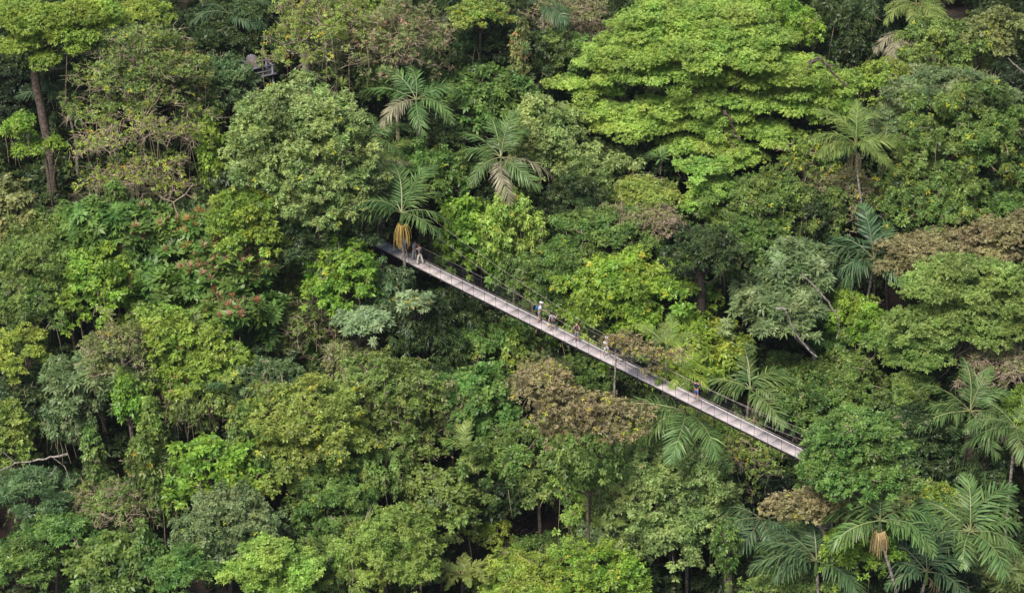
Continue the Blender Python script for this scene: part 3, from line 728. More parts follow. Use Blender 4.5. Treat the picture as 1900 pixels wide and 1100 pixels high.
T('hanging lime green spray of foliage below the great umbrella tree', 1310, 340, 110, 120, 13.5, 'lime', 'layer', opt=dict(L=.21), lobes=[(1300, 310, 120, 40, 0), (1320, 345, 90, 40, 0), (1300, 375, 90, 36, 0), (1335, 395, 60, 30, 0)])
T('saturated green rounded crown at the top edge behind the umbrella tree', 1415, 15, 130, 50, 13, 'brt', 'dome', opt=dict(dens=15))
T('small saturated green crown right behind the umbrella tree top', 1487, 46, 60, 36, 13, 'brt', 'dome', opt=dict(dens=15))
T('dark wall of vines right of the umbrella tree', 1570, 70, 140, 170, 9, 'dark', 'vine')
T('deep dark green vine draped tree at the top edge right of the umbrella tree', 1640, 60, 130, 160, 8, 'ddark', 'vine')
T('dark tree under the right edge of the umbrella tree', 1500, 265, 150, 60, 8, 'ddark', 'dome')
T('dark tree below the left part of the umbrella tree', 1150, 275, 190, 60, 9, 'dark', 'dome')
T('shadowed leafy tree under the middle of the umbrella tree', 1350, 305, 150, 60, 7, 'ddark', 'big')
# --- upper right
T('brownish olive crown at the right edge of the photo near the top', 1855, 62, 150, 110, 14, 'brg', 'layer', 'yg', .02)
T('rough olive green tree left of the brownish olive crown', 1745, 95, 140, 100, 12, 'olive', 'dome', 'yg', .02)
T('bright yellow green bush crown right beside the lime umbrella tree', 1640, 165, 100, 90, 12, 'yel', 'sparse', opt=dict(dens=8))
T('feathery grey green crown with bare white twigs', 1760, 160, 190, 70, 13, 'grey', 'feather', twig=1, bark='p')
T('dark domed tree with patches of yellow leaves in the upper right', 1790, 255, 200, 150, 12, 'mid', 'dome', 'yg', .03)
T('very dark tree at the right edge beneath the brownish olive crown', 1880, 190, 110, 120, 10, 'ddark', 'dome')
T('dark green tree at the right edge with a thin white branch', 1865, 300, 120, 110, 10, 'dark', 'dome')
T('yellow green loose tree left of the tall slender palm', 1500, 300, 90, 90, 11, 'olive', 'sparse', 'yg', .1, opt=dict(dens=8))
T('pale mossy tree behind the slender palm crown', 1680, 215, 160, 70, 11, 'grey', 'feather', 'y', .01)
T('tree with hanging rusty twigs under the slender palm', 1560, 350, 130, 80, 9, 'tan', 'sparse', 'y', .05, twig=4, opt=dict(dens=5))
T('mixed olive and yellow leaved tree above the reddish brown crown', 1720, 350, 160, 90, 11, 'olive', 'dome', 'y', .02)
T('dark green tree at the right edge above the reddish brown crown', 1850, 370, 120, 60, 10, 'mid', 'dome')
T('reddish brown flat crown on the right', 1770, 445, 320, 130, 14, 'brn', 'layer', opt=dict(L=.19, W=.10, dens=13),
  lobes=[(1850, 430, 130, 70, 1), (1760, 450, 150, 70, .5), (1700, 455, 140, 60, 0), (1840, 470, 130, 44, 0), (1665, 495, 90, 70, -.5), (1890, 420, 80, 60, 1)])
T('wide yellow green tiered crown at the right edge below the reddish brown crown', 1790, 570, 320, 180, 16, 'mlime', 'layer', opt=dict(L=.22, W=.11, dens=15),
  lobes=[(1790, 500, 190, 50, 1.5), (1870, 515, 110, 50, 1.5), (1740, 530, 170, 50, .5), (1840, 555, 180, 50, .5), (1770, 580, 230, 46, 0), (1700, 600, 130, 40, -.5), (1860, 600, 120, 50, -.3), (1790, 625, 160, 44, -1), (1700, 632, 90, 34, -1), (1710, 662, 90, 46, -1.5), (1690, 720, 80, 50, -2)], rc=.8, trunk=[(1800, 610), (1806, 670), (1812, 720)], tr=.34)
T('feathery emerald green tree left of the wide yellow green crown', 1610, 620, 160, 70, 10.5, 'emer', 'feather')
T('small bright green round crown beside the curved white trunk', 1575, 578, 96, 60, 11, 'brt', 'dome')
T('grey green cecropia whose thin pale curved trunk leans right', 1475, 505, 130, 90, 14, 'grey', 'palm8', trunk=[(1490, 510), (1515, 540), (1540, 565), (1558, 590), (1556, 625)], tr=.17, bark='p', limbs=False)
T('lower grey green cecropia with a pale curved trunk reaching down to the right', 1440, 570, 150, 80, 14.5, 'grey', 'palm8', trunk=[(1452, 572), (1466, 600), (1480, 628), (1515, 660)], tr=.17, bark='p', limbs=False)
T('olive green dense tree crown right of the hanging lime spray', 1410, 385, 160, 110, 10.5, 'mid', 'dome', 'yg', .02)
T('dark dense crown below the hanging lime spray', 1390, 450, 130, 90, 10, 'mid', 'fine')
T('dark round crown on a thick dark shaded trunk', 1310, 452, 120, 66, 15, 'dark', 'dome', Y=float(at(1303, 500, 14)[1]), trunk=[(1300, 490), (1299, 540), (1300, 700)], tr=.42, bark='d')
T('dark shrub covered slope tree left of the dark fronded palm', 1500, 400, 120, 120, 8.5, 'dark', 'fine')
T('dusky tree behind the grey green cecropias', 1400, 530, 110, 100, 8.5, 'dark', 'dome')
T('young tree with upright yellowish new leaves above the right half of the bridge', 1315, 640, 120, 70, 9.5, 'yel', 'big', 'yg', .10)
T('mid green tree right of the big palm behind the bridge', 1490, 720, 190, 90, 10, 'mid', 'dome', 'o', .008)
T('mixed green tree above the emerald crown at the end of the bridge', 1560, 690, 130, 80, 9.5, 'olive', 'dome')
T('pale green hanging foliage tree under the wide crown on the right', 1680, 770, 110, 90, 10, 'mid', 'fine')
T('tangle of brown dead twigs under the wide yellow green crown', 1850, 670, 130, 70, 11, 'tan', 'sparse', twig=8, bark='b', opt=dict(dens=1.5))
# --- centre, behind the bridge
T('vine smothered tree with yellow and orange flowers on top behind the bridge', 945, 420, 130, 140, 11, 'lime', 'vine', 'y', .03, opt=dict(acctop=True, L=.28, dens=13), lobes=[(940, 385, 90, 70, 0), (975, 430, 90, 100, 0), (915, 450, 80, 110, -.5)])
T('lime leaved bushy tree right of the palm that hangs over the bridge', 875, 435, 100, 110, 9, 'brt', 'big', opt=dict(L=.34, W=.2))
T('vine curtained tree hanging down beside the bridge cables', 960, 510, 90, 100, 7.5, 'mid', 'vine', 'y', .02)
T('mid green bushy tree just behind the cables in the middle of the bridge', 1060, 515, 150, 120, 8, 'mid', 'dome', 'yg', .02)
T('bright green domed tree behind the bridge above the brown leaved tree', 1175, 560, 200, 150, 9, 'brt', 'dome', 'yg', .04, opt=dict(L=.32, W=.16, dens=10))
T('dark broad leaved tree between the bright dome and the thick dark trunk', 1262, 560, 70, 130, 8, 'ddark', 'big')
T('olive leaved tree under the blue grey crowns above the bridge', 1120, 430, 170, 90, 9.5, 'mid', 'dome')
T('dark green tree left of the bromeliad branch', 1060, 400, 110, 120, 9, 'dark', 'fine')
T('yellow olive crown next to the pinkish dead twigs', 1200, 365, 110, 60, 11, 'yelo', 'dome')
T('pinkish dead twigs spread below the yellow olive crown', 1180, 400, 150, 40, 11, 'tan', 'sparse', twig=8, bark='t', opt=dict(dens=1.2), name='bare_tree')
T('grey green tree above the flowering vine tree', 1010, 250, 110, 110, 10, 'pale', 'dome')
T('mid green crown below the dark tree under the umbrella tree', 1110, 320, 130, 90, 10, 'pale', 'dome')
T('dark undergrown tree between the two central palms', 830, 270, 110, 100, 8.5, 'dark', 'dome')
T('bright green leafy tree above the palm that hangs over the bridge', 790, 310, 110, 80, 10, 'emer', 'dome', 'yg', .02)
T('dark tree right of the upper central palm', 880, 210, 110, 80, 8.5, 'dark', 'fine')
T('dark green crown left of the upper central palm', 650, 150, 80, 80, 9, 'dark', 'dome')
T('olive crown above the upper central palm', 700, 130, 90, 60, 10, 'olive', 'fine')
T('dim green tree between lime tree spray and dark crown', 1230, 430, 110, 110, 8.5, 'dark', 'dome')
T('dark leafy tree above the start of the bridge', 650, 430, 80, 60, 10, 'dark', 'fine')
T('dark leafed crown draped over the bridge cables beside the large pale green tree', 672, 372, 90, 120, 14, 'dark', 'dome', Y=BY(720, 460) - 2.5)
# --- below the bridge, centre
T('bright green leafy tree left of the start of the bridge', 635, 500, 120, 110, 10, 'brt', 'dome', 'yg', .02, Y=BY(750, 475) - 4, opt=dict(L=.33, W=.17, dens=9))
T('grey green drooping leaved tree directly under the hanging palm flower', 712, 538, 110, 84, 7, 'blue', 'big', Y=BY(750, 475) - 3.4, opt=dict(L=.34, W=.12, droop=.6, dens=9))
T('dark glossy leaved tree below the start of the bridge', 790, 596, 150, 120, 7, 'dark', 'big', Y=BY(750, 475) - 5.5, opt=dict(L=.36, W=.13, droop=.6, dens=9))
T('pale bluish green flat topped cecropia left below the bridge', 672, 590, 120, 44, 11, 'white', 'palm8', Y=BY(750, 475) - 7, opt=dict(L=.42, W=.14, dens=6), limbs=True)
T('small creamy green crown on a thin branch below the bridge', 768, 562, 64, 34, 10, 'white', 'palm8', 'y', .10, Y=BY(750, 475) - 8, opt=dict(L=.36, W=.13, dens=8))
T('dark green drooping leaved tree below the middle of the bridge', 850, 590, 150, 90, 7, 'dark', 'dome', opt=dict(L=.33, W=.13, droop=.5))
T('vine hung tree with yellow leaves below the middle of the bridge', 950, 640, 100, 110, 7, 'mid', 'vine', 'yg', .03)
T('mid green tree beneath the hikers in the middle of the bridge', 870, 660, 110, 100, 8, 'mid', 'dome', 'yg', .02)
T('bright green heart leaved tree in the centre below the vine hung tree', 890, 740, 110, 110, 9, 'emer', 'big', opt=dict(L=.33, W=.22, dens=9))
T('pinkish brown fine leaved tree below the bridge', 1010, 700, 130, 100, 9.5, 'brg', 'layer', 'p', .06, opt=dict(L=.18, dens=17))
T('broad tan brown crown under the right middle of the bridge', 1095, 762, 190, 96, 9, 'brn', 'fine', 'yg', .04, Y=BY(1160, 665) - 6, opt=dict(L=.19, dens=9.5), lobes=[(1005, 700, 110, 60, 1), (1040, 745, 110, 60, .3), (1100, 745, 110, 40, .5), (1120, 780, 130, 50, 0), (1170, 760, 70, 40, 0), (1060, 790, 90, 50, 0)])
T('climber covered green mass below the broad tan brown crown', 1090, 855, 150, 120, 10, 'mid', 'vine', Y=BY(1160, 665) - 7.5)
T('green shrubby crown between the brown crown and the bridge', 1080, 690, 90, 50, 6.5, 'mid', 'dome')
T('thin pale trunked tree with flat brown leaved crown standing in front of the bridge', 1160, 650, 150, 60, 20.5, 'brn', 'layer', 'yg', .05, Y=BY(1160, 665) - 4.5, opt=dict(L=.17, W=.085, dens=7.5), lobes=[(1150, 634, 96, 28, 0), (1185, 650, 80, 24, 0), (1238, 658, 70, 22, .5), (1212, 686, 36, 12, 0)], trunk=[(1142, 645), (1142, 690), (1140, 712)], tr=.075, bark='p', rc=.42)
T('big pale green domed tree below the right end of the bridge', 1240, 920, 250, 250, 12, 'pale', 'dome', 'p', .004, opt=dict(L=.27, dens=13),
  lobes=[(1250, 850, 160, 90, 1), (1300, 890, 130, 120, 0), (1190, 900, 150, 120, 0), (1240, 960, 200, 110, -.5), (1330, 940, 90, 90, 0)])
T('yellow green leafy shoulder left of the big pale domed tree', 1110, 930, 110, 130, 11, 'lime', 'dome', opt=dict(L=.27, dens=12))
T('bluish green lower skirt tree beneath the big pale dome', 1150, 990, 120, 70, 10, 'grey', 'dome')
T('bright saturated green tree at the bottom edge right of centre', 1120, 1060, 130, 90, 11, 'brt', 'dome', 'yg', .03)
T('yellow flecked green shrub tree at the bottom edge', 980, 1070, 150, 80, 9, 'yel', 'fine')
T('yellow tinged bush over the brown vine tangle near the bridge end', 1310, 800, 150, 60, 10, 'yelo', 'dome', 'y', .02, twig=1)
T('olive yellow bush below the right part of the bridge', 1230, 795, 120, 60, 9, 'olive', 'dome')
T('twiggy olive tree below the bridge end', 1370, 845, 120, 80, 10, 'yelo', 'sparse', 'y', .03, twig=3, bark='t', opt=dict(dens=7))
T('dark shaded tree under the twiggy olive tree', 1400, 920, 90, 110, 7, 'ddark', 'dome')
T('vine clad brown trunk below the big pale domed tree', 1345, 1020, 60, 120, 9, 'mid', 'vine', trunk=[(1345, 985), (1350, 1040), (1352, 1098)], tr=.32, opt=dict(dens=5))
T('slender trunked mid green tree above the bare soil bank', 985, 835, 180, 90, 10.5, 'mid', 'dome', 'yg', .02, opt=dict(L=.30, W=.15), trunk=[(998, 870), (1000, 930), (1003, 1000)], tr=.15, bark='b')
T('dark leafy tree left of the slender trunk', 930, 900, 90, 60, 6, 'dark', 'big')
T('grey green crown left of the big pale dome', 1070, 870, 90, 70, 9, 'blue', 'fine')
T('brown stemmed tree between the tan crown and the big pale dome', 1140, 815, 120, 50, 9, 'tan', 'sparse', 'yg', .05, twig=2, opt=dict(dens=7))
T('emerald dense crown that hides the right end of the bridge', 1570, 835, 210, 140, 13.5, 'emer', 'dome', Y=BY(1484, 842) - 3.2, opt=dict(L=.24, dens=14, up=.7), lobes=[(1570, 800, 130, 70, .5), (1625, 810, 120, 90, 1), (1545, 865, 110, 80, -.5), (1605, 870, 150, 70, -.5), (1518, 850, 50, 80, -.5), (1585, 775, 80, 30, 1)])
T('darker green crown right behind the emerald crown', 1700, 830, 130, 120, 11, 'dark', 'dome')
T('dark vine mass at the right edge below the palm', 1800, 870, 190, 100, 9, 'dark', 'vine')
T('deep green dark tree left of the palm at the right edge', 1760, 720, 80, 80, 8, 'dark', 'dome')
T('bright green bush at the right edge', 1890, 770, 60, 70, 10, 'brt', 'fine')
T('brown leaved flat crown on forked pale trunks at the lower right', 1530, 930, 230, 56, 14, 'brn', 'layer', 'yg', .03, opt=dict(L=.19, W=.10, dens=13), lobes=[(1470, 935, 120, 40, 0), (1540, 925, 130, 44, 0), (1590, 930, 100, 40, .3), (1500, 955, 110, 26, -.3), (1550, 950, 90, 24, -.3)],
  trunk=[(1510, 955), (1535, 1000), (1558, 1030), (1577, 1085)], tr=.15, bark='p')
T('yellow green small leaved bush between the bottom right palms', 1600, 1000, 110, 80, 9, 'brt', 'dome')
T('bright yellowish bush behind the bottom right palms', 1735, 925, 80, 60, 10, 'yel', 'sparse', 'y', .05, opt=dict(dens=9))
T('brown tinged shrub tree behind the raised palm frond at the lower right', 1680, 920, 110, 60, 9, 'tan', 'fine')
T('small green tree at the bottom edge under the fan palm', 1480, 1085, 190, 40, 8, 'olive', 'fine')
T('soft green broad leaved tree in the bottom right corner', 1860, 1060, 120, 70, 10, 'pale', 'palm8')
T('dark tree behind the bottom right palms', 1700, 1060, 150, 90, 6, 'ddark', 'dome')
# --- left middle
T('large palmate leaved green cecropia at the left', 180, 425, 110, 90, 12, 'emer', 'palm8', opt=dict(L=.6, W=.22, dens=3.6))
def RT(label, px, py, w, h, H, acc, heart, col='emer'):
    return T(label, px, py, w, h, H, col, 'rose', acc, 0, opt=dict(heart=heart), rc=.75)
RT('rosette leaved tree with dull red new leaves left of the orange rosettes', 275, 440, 110, 90, 11, 'p', .35, 'mid')
RT('rosette leaved tree with orange new leaves', 355, 435, 80, 60, 12, 'o', .55)
RT('big leaved tree carrying a cluster of pink centred rosettes', 430, 495, 125, 100, 12.5, 'p', 1.0)
RT('lower big leaved tree with scattered red and orange rosettes', 440, 580, 130, 90, 11.5, 'r', .16, 'mid')
RT('small rosette tree with pale pink centres at the bottom of the rosette group', 425, 575, 70, 40, 13, 'p', 1.0)
T('row of dark green rosette leaves under the orange rosettes', 330, 530, 110, 80, 10.5, 'emer', 'rose', rc=.7)
RT('rosette tree with faint pink tips in the middle of the left slope', 270, 510, 100, 50, 10.5, 'p', .25, 'mid')
T('bright green climbing leaves over the left rosette trees', 180, 520, 120, 100, 11, 'brt', 'dome', opt=dict(L=.3, W=.17, dens=7))
T('light green leafy shrub tree under the dull red rosettes', 300, 575, 110, 50, 10, 'lime', 'big', opt=dict(dens=4))
T('fine leaved olive green tree at the left edge', 70, 490, 150, 110, 11, 'olive', 'fine')
T('mid green layered tree left of the palmate cecropia', 90, 432, 100, 80, 10, 'mid', 'dome')
T('leaning bare trunked tree with olive crown at the left', 60, 555, 120, 80, 11, 'olive', 'fine', trunk=[(80, 520), (110, 560), (128, 600), (138, 632)], tr=.14, bark='b')
T('shrub with large orange yellow leaves at the left edge', 22, 390, 60, 100, 12, 'tan', 'big', 'y', .03, opt=dict(L=.45, W=.28, dens=5))
T('flat fan shaped yellow green crown at the left edge', 45, 645, 110, 90, 13, 'yel', 'layer', opt=dict(L=.26, dens=12))
T('pale green tree with bare white fork and brownish leaves', 220, 650, 110, 90, 13, 'brg', 'sparse', 'y', .01, twig=2, bark='p', opt=dict(dens=8), trunk=[(225, 640), (232, 690), (236, 730)], tr=.16)
T('bluish cecropia leaves around the bare white forked tree', 180, 690, 170, 70, 11.5, 'grey', 'palm8')
T('light yellow green climber covered dome right of the white forked tree', 350, 640, 210, 130, 12.5, 'yel', 'dome', 'o', .006, opt=dict(L=.26, W=.14, dens=13), lobes=[(310, 610, 110, 80, 0), (375, 635, 110, 90, 0), (420, 670, 90, 80, -.3), (340, 680, 150, 90, -.3)])
T('brown stemmed vine curtain under the yellow green dome', 370, 750, 160, 110, 9.5, 'olive', 'vine', twig=2, opt=dict(dens=8))
T('bright green vine pillar at the lower left', 242, 745, 60, 110, 13, 'brt', 'vine', rc=.55)
T('brownish vine pillar hanging below the bright vine pillar', 262, 850, 50, 110, 12, 'olive', 'vine', 'y', .03, rc=.5, twig=1)
T('grey green shaggy tree left of the bright vine pillar', 140, 770, 140, 120, 10, 'grey', 'vine', twig=1)
T('olive yellow crown cut by the left edge', 14, 795, 70, 80, 12, 'yelo', 'dome', opt=dict(dens=14))
T('dark tree in deep shade at the left edge', 60, 750, 100, 90, 7, 'dark', 'vine')
T('blue green feathery tree under the fallen white branch', 60, 915, 140, 100, 11, 'blue', 'feather')
T('mid green feathery tree in the bottom left', 110, 985, 120, 90, 10, 'emer', 'feather', opt=dict(dens=7))
T('dark feathery crown in the bottom left corner', 35, 1050, 110, 100, 10, 'mid', 'feather')
T('dark broad leaved tree at the bottom left', 220, 1040, 130, 100, 8.5, 'mid', 'big')
T('tangle of brown dead vines in the lower left', 205, 935, 130, 80, 9, 'olive', 'sparse', twig=5, bark='b', opt=dict(dens=5))
T('dark green tree left of the glossy bright crown', 305, 910, 90, 140, 8, 'mid', 'vine', twig=1)
T('glossy bright green crown of large leaves at the lower left', 395, 865, 120, 90, 11, 'brt', 'big', 'yg', .02)
T('dusty olive green dome above the emerald crowns', 430, 965, 190, 110, 12, 'grey', 'fine', 'yg', .02, lobes=[(420, 940, 130, 80, 0), (370, 985, 90, 70, 0), (470, 975, 110, 80, 0), (430, 1000, 120, 60, -.5)])
T('emerald green dome at the bottom edge', 345, 1055, 130, 90, 13, 'emer', 'layer', opt=dict(L=.24, dens=14))
T('vivid green spreading crown at the bottom edge right of the emerald dome', 500, 1045, 190, 110, 13, 'lime', 'layer', opt=dict(L=.24, dens=14), lobes=[(500, 1020, 120, 50, 0), (550, 1050, 110, 50, 0), (460, 1060, 110, 60, -.5), (520, 1085, 130, 40, -.5)])
T('mid green crown behind the glossy bright crown', 480, 880, 110, 90, 9.5, 'mid', 'vine')
T('olive yellow broad dome in the lower middle left', 560, 780, 200, 140, 11.5, 'yelo', 'dome', 'yg', .03, opt=dict(L=.24, dens=13))
T('blue green round crown left of the olive dome', 505, 715, 100, 80, 10.5, 'blue', 'dome')
T('brown twigged tree right of the rosette group', 540, 600, 130, 100, 10, 'olive', 'sparse', 'y', .01, twig=4, opt=dict(dens=6.5))
T('olive twiggy tree below the small yellowish crown', 540, 490, 110, 100, 9.5, 'olive', 'fine', twig=1)
T('pink flowered green tree in the middle below the cecropia', 735, 740, 200, 170, 11, 'olive', 'dome', 'w', .006, twig=1, opt=dict(L=.27, dens=11), lobes=[(700, 690, 130, 70, .5), (760, 720, 130, 100, 0), (690, 760, 120, 100, 0), (750, 800, 140, 80, -.5)])
T('brown leaved twiggy crown left of the pink flowered tree', 660, 670, 90, 70, 10.5, 'tan', 'sparse', 'w', .02, twig=2, opt=dict(dens=8))
T('dark hollow tree between the cecropia and the rosettes', 600, 670, 110, 110, 7, 'mid', 'vine')
T('brown vine curtain right of the pink flowered tree', 835, 760, 60, 110, 9.5, 'tan', 'vine', twig=2, rc=.5)
T('olive shaggy tree below the pink flowered tree', 700, 880, 150, 100, 9, 'olive', 'vine', twig=1)
T('round leaved olive green tree left of the soil bank', 815, 930, 110, 110, 9.5, 'olive', 'big', opt=dict(L=.3, W=.18, dens=8))
T('wide pale yellow green tree at the bottom centre', 710, 1020, 170, 130, 12, 'yelo', 'fine', opt=dict(dens=15))
T('shrubby mid green tree above the wide pale tree', 620, 930, 120, 100, 9.5, 'mid', 'dome', 'yg', .02)
T('dark tree between the vivid green and the pale yellow crown', 620, 1040, 90, 100, 9, 'mid', 'fine')
T('bright yellow green shrub above the soil bank bottom', 915, 985, 70, 40, 4.5, 'yel', 'sparse', opt=dict(dens=9))
T('dark leafy shrub tree left of the soil bank', 780, 985, 80, 60, 5, 'dark', 'big')
T('low leafy bushes below the soil bank', 1010, 1020, 120, 40, 4, 'mid', 'fine')
T('dim tree behind the glossy bright crown and olive dome', 600, 870, 90, 70, 9, 'mid', 'dome')
T('dark tree above the rosette group', 370, 390, 90, 50, 9, 'dark', 'dome')
T('dark tree behind the half bare tan tree', 150, 340, 120, 90, 8, 'dark', 'fine', Y=YTT + 3.5)
T('shaded tree standing behind the lower end of the bare brown trunk', 60, 330, 110, 110, 8, 'dark', 'dome', Y=YTT + 3.5)
T('dark glossy tree below the rosettes', 480, 640, 100, 70, 8.5, 'blue', 'dome')
T('dark crown below the fan shaped yellow green crown', 70, 710, 130, 60, 9, 'dark', 'dome')

# ---- tall narrow pillars of climbers
for lab, px, py, w_, h_, H_, c_ in (
  ('tall narrow pillar of climbers between the white forked tree and the yellow green dome', 285, 800, 46, 150, 12, 'yelo'),
  ('thin dark pillar of climbers in the deep shade left of the bright vine pillar', 175, 850, 44, 130, 11, 'mid'),
  ('shaggy climber pillar right of the brown stemmed vine curtain', 450, 805, 50, 120, 11, 'olive'),
  ('olive climber pillar with brown stems left of the pink flowered tree', 640, 760, 46, 140, 10, 'olive'),
  ('bright leaved climber pillar between the bridge and the brown fine leaved tree', 955, 650, 40, 90, 8, 'yel'),
  ('dark climber pillar above the left rosette trees', 215, 375, 44, 90, 11, 'mid'),
  ('climber pillar hanging between the two central palms', 850, 330, 44, 100, 9.5, 'mid'),
  ('pale climber pillar left of the tall slender palm trunk', 1550, 400, 44, 120, 10, 'olive'),
  ('dark climber pillar right of the tall slender palm trunk', 1665, 385, 46, 110, 10.5, 'dark'),
  ('shaggy climber pillar at the bottom edge left of the emerald dome', 275, 1030, 50, 130, 10, 'mid')):
    T(lab, px, py, w_, h_, H_, c_, 'vine', twig=1, rc=.5, opt=dict(dens=9, L=.25))
# ---- palms (azimuth 0 = right, 90 = away uphill, -90 = towards the viewer)
palm('palm with wide fronds and a hanging orange flower cluster in front of the bridge start', 745, 395, 16, Y=BY(750, 475) - 2.2, az=[168, 200, 128, 92, 58, 22, -35, -62, 182], col='g', size=1.12, trunk=[(745, 440), (752, 500)], el=[2, 8, 26, 40, 34, 26, 10, 2, 30], tr=.12, flower='o')
palm('upper central palm with broad arching fronds', 772, 185, 15, [120, 30, 5, -25, -88, -140, 165, 80], 'g', 1.0, el=[32, 18, 10, 2, -14, -4, 2, 34], old=(5,))
palm('central palm with one bleached frond right of the upper central palm', 930, 292, 15, [60, 150, 172, 205, -30, -55, -100, 110, 75], 'g', .95, el=[38, 16, 8, -12, -8, -12, -24, 30, 44], old=(6, 4))
palm('palm reaching out from behind the large pale green crown', 700, 255, 12.5, [110, 60, 10, -60, 30, 150], 'g', .75, el=[20, 24, 8, -8, 30, 20])
palm('small palm with striped frond left above the hanging flower palm', 700, 300, 13.5, [-20, 10, -45, 40, 160], 'y', .7, el=[0, 14, -10, 22, 10], old=(0,))
palm('palm at the top edge left of the umbrella tree', 1008, 8, 14, [160, -20, -50, 20, 60, 130, -80], 'd', .8, el=[10, 4, -8, 20, 30, 26, -14])
palm('tall slender palm with yellow green fronds and a thin grey trunk', 1588, 268, 17, [95, 50, 130, -12, -35, 192, 212, -90, 10, 170], 'y', .86, el=[58, 40, 42, 0, -16, 2, -14, 20, 18, 18], trunk=[(1592, 330), (1600, 390), (1612, 440), (1626, 484)], tr=.11, flower='g')
palm('dark blue green palm low behind the slender palm trunk', 1622, 480, 12, [165, 178, 205, 225, 60, 100, -60], 'd', 1.12, 'wide', el=[24, 12, -6, -16, 44, 52, -10])
palm('palm with hanging leaves at the top edge of the upper right', 1700, 8, 13, [175, 205, -120, -60, -20, 10, 90, -95], 'y', .8, el=[4, -6, -10, -8, 2, 10, 30, -20])
palm('ragged brownish fronded palm beneath the top edge palm', 1690, 62, 12, [195, 215, -110, -75, -150], 'o', .85, el=[-8, -16, -24, -20, -24])
palm('large palm with tall upright fronds just behind the right half of the bridge', 1392, 722, 10.5, [118, 98, 40, 20, 175, 190, -60, -20, 140], 'g', 1.0, 'wide', el=[46, 40, 30, 14, 10, -4, -16, 4, 26])
palm('bright lime young palm behind the bridge beside the brown leaved tree', 1262, 690, 9, Y=BY(1262, 727) + 2.2, col='b', size=.62, kind='wide', az=[90, 40, 140, 0, 180, -30, -150, -70, -110], el=[40, 34, 34, 10, 10, -4, -4, -8, -8])
palm('soft green fronded palm behind the brown leaved tree', 1238, 640, 9, [20, 60, 110, 150, -20], 'y', .6, Y=BY(1240, 716) + 4, el=[14, 30, 34, 18, -6])
palm('palm whose long frond spreads below the bridge', 1272, 762, 7, Y=BY(1290, 742) + 2.0, col='g', size=1.15, az=[178, 195, -140, -100, -60], el=[-2, -8, -10, -14, -14])
palm('shaded dark fan palm right of the vine clad trunk', 1410, 960, 8, [200, 225, -110, -70, 160, -40], 'd', .9, 'wide', el=[-6, -16, -20, -18, 6, -10])
palm('bottom palm with two broad parallel fronds near the vine clad trunk', 1515, 1040, 11, [172, 190, 205, 100, 60, -40, 20, 145], 'd', 1.12, 'wide', el=[18, 4, -6, 40, 30, -8, 8, 22])
palm('palm with upright frond and hanging cream flower cluster at the lower right', 1633, 965, 15, [62, 170, 150, -18, -40, 15, 205, 100], 'g', 1.0, 'wide', el=[40, 8, 24, 2, -8, 14, -10, 52], trunk=[(1637, 1010), (1650, 1050), (1664, 1098)], tr=.12, flower='p')
palm('largest palm of the bottom right corner with a dense spread of fronds', 1800, 985, 13.5, [95, 130, 155, 175, 60, 30, 8, -25, -60, -110, -150, 200], 'g', 1.08, 'wide', el=[56, 36, 24, 6, 42, 26, 10, 0, -10, -12, -8, 0])
palm('palm right of the flower palm with dark fronds at the bottom edge', 1720, 1060, 10, [175, 150, 20, 50, -30, 200, 100], 'd', .95, 'wide', el=[10, 24, 10, 30, -6, -6, 40])
palm('grey green palm at the right side above the dark vine mass', 1800, 762, 14, [160, 178, 205, 35, 60, -20, -45, 100, -75], 'g', 1.0, el=[18, 4, -8, 26, 38, -4, -16, 46, -18], old=(6,))
palm('palm cut by the right edge beside the bright green bush', 1885, 792, 14, [178, 200, 150, 60, -60, -100, -20], 'g', .95, el=[10, -6, 24, 30, -14, -16, 0])
palm('small palm with short broad yellow green leaves in the lower centre', 862, 838, 11, [110, 85, 12, -12, -55, -80, 150], 'y', .58, 'wide', el=[50, 60, 16, 0, -24, -30, 20], trunk=[(866, 900), (870, 960)], tr=.08, bark='b')
palm('low shaded palm beside the soil bank', 880, 925, 4.5, [-60, -110, 20, 160, 60, -20], 'd', .65, 'wide', el=[-4, -6, 20, 16, 40, 8])
palm('tree fern with arching feathery fronds at the bottom centre', 858, 1066, 9, [0, 35, 75, 110, 150, 185, 220, 255, 290, 325], 'y', .85, 'fern', el=[14] * 10, name='tree_fern', cat='tree fern', bark='b', group='tree ferns')
palm('small fern crown showing inside the big pale domed tree', 1125, 985, 12.5, [70, 40, 100, 10, 130], 'y', .6, 'fern', el=[26] * 5, name='tree_fern', cat='tree fern', bark='b', group='tree ferns')
palm('dark palm in the shade left of the vine column', 120, 175, 9.5, [200, 160, -20, 30, 100, -70], 'd', .85, el=[4, 20, 4, 24, 40, -10])
palm('dark palm behind the narrow vine column', 355, 190, 10.5, [20, 50, 85, 130, -20, -60, -110], 'd', .8, el=[10, 30, 40, 26, -2, -14, -18])
palm('grey green palm tip low behind the yellow green climber dome', 438, 722, 11, [30, 0, 60, -30, 170], 'd', .62, el=[14, 2, 30, -8, 20])
palm('half hidden palm under the crown of thick dark trunk', 1265, 480, 8, [40, 0, -30, 80, 120], 'd', .7, el=[10, 0, -10, 30, 20])
palm('dim palm at the top edge left of the mossy tree', 425, 25, 12, [20, -10, 50, 160, -50, 190], 'd', .8, el=[10, -2, 26, 14, -14, 2])

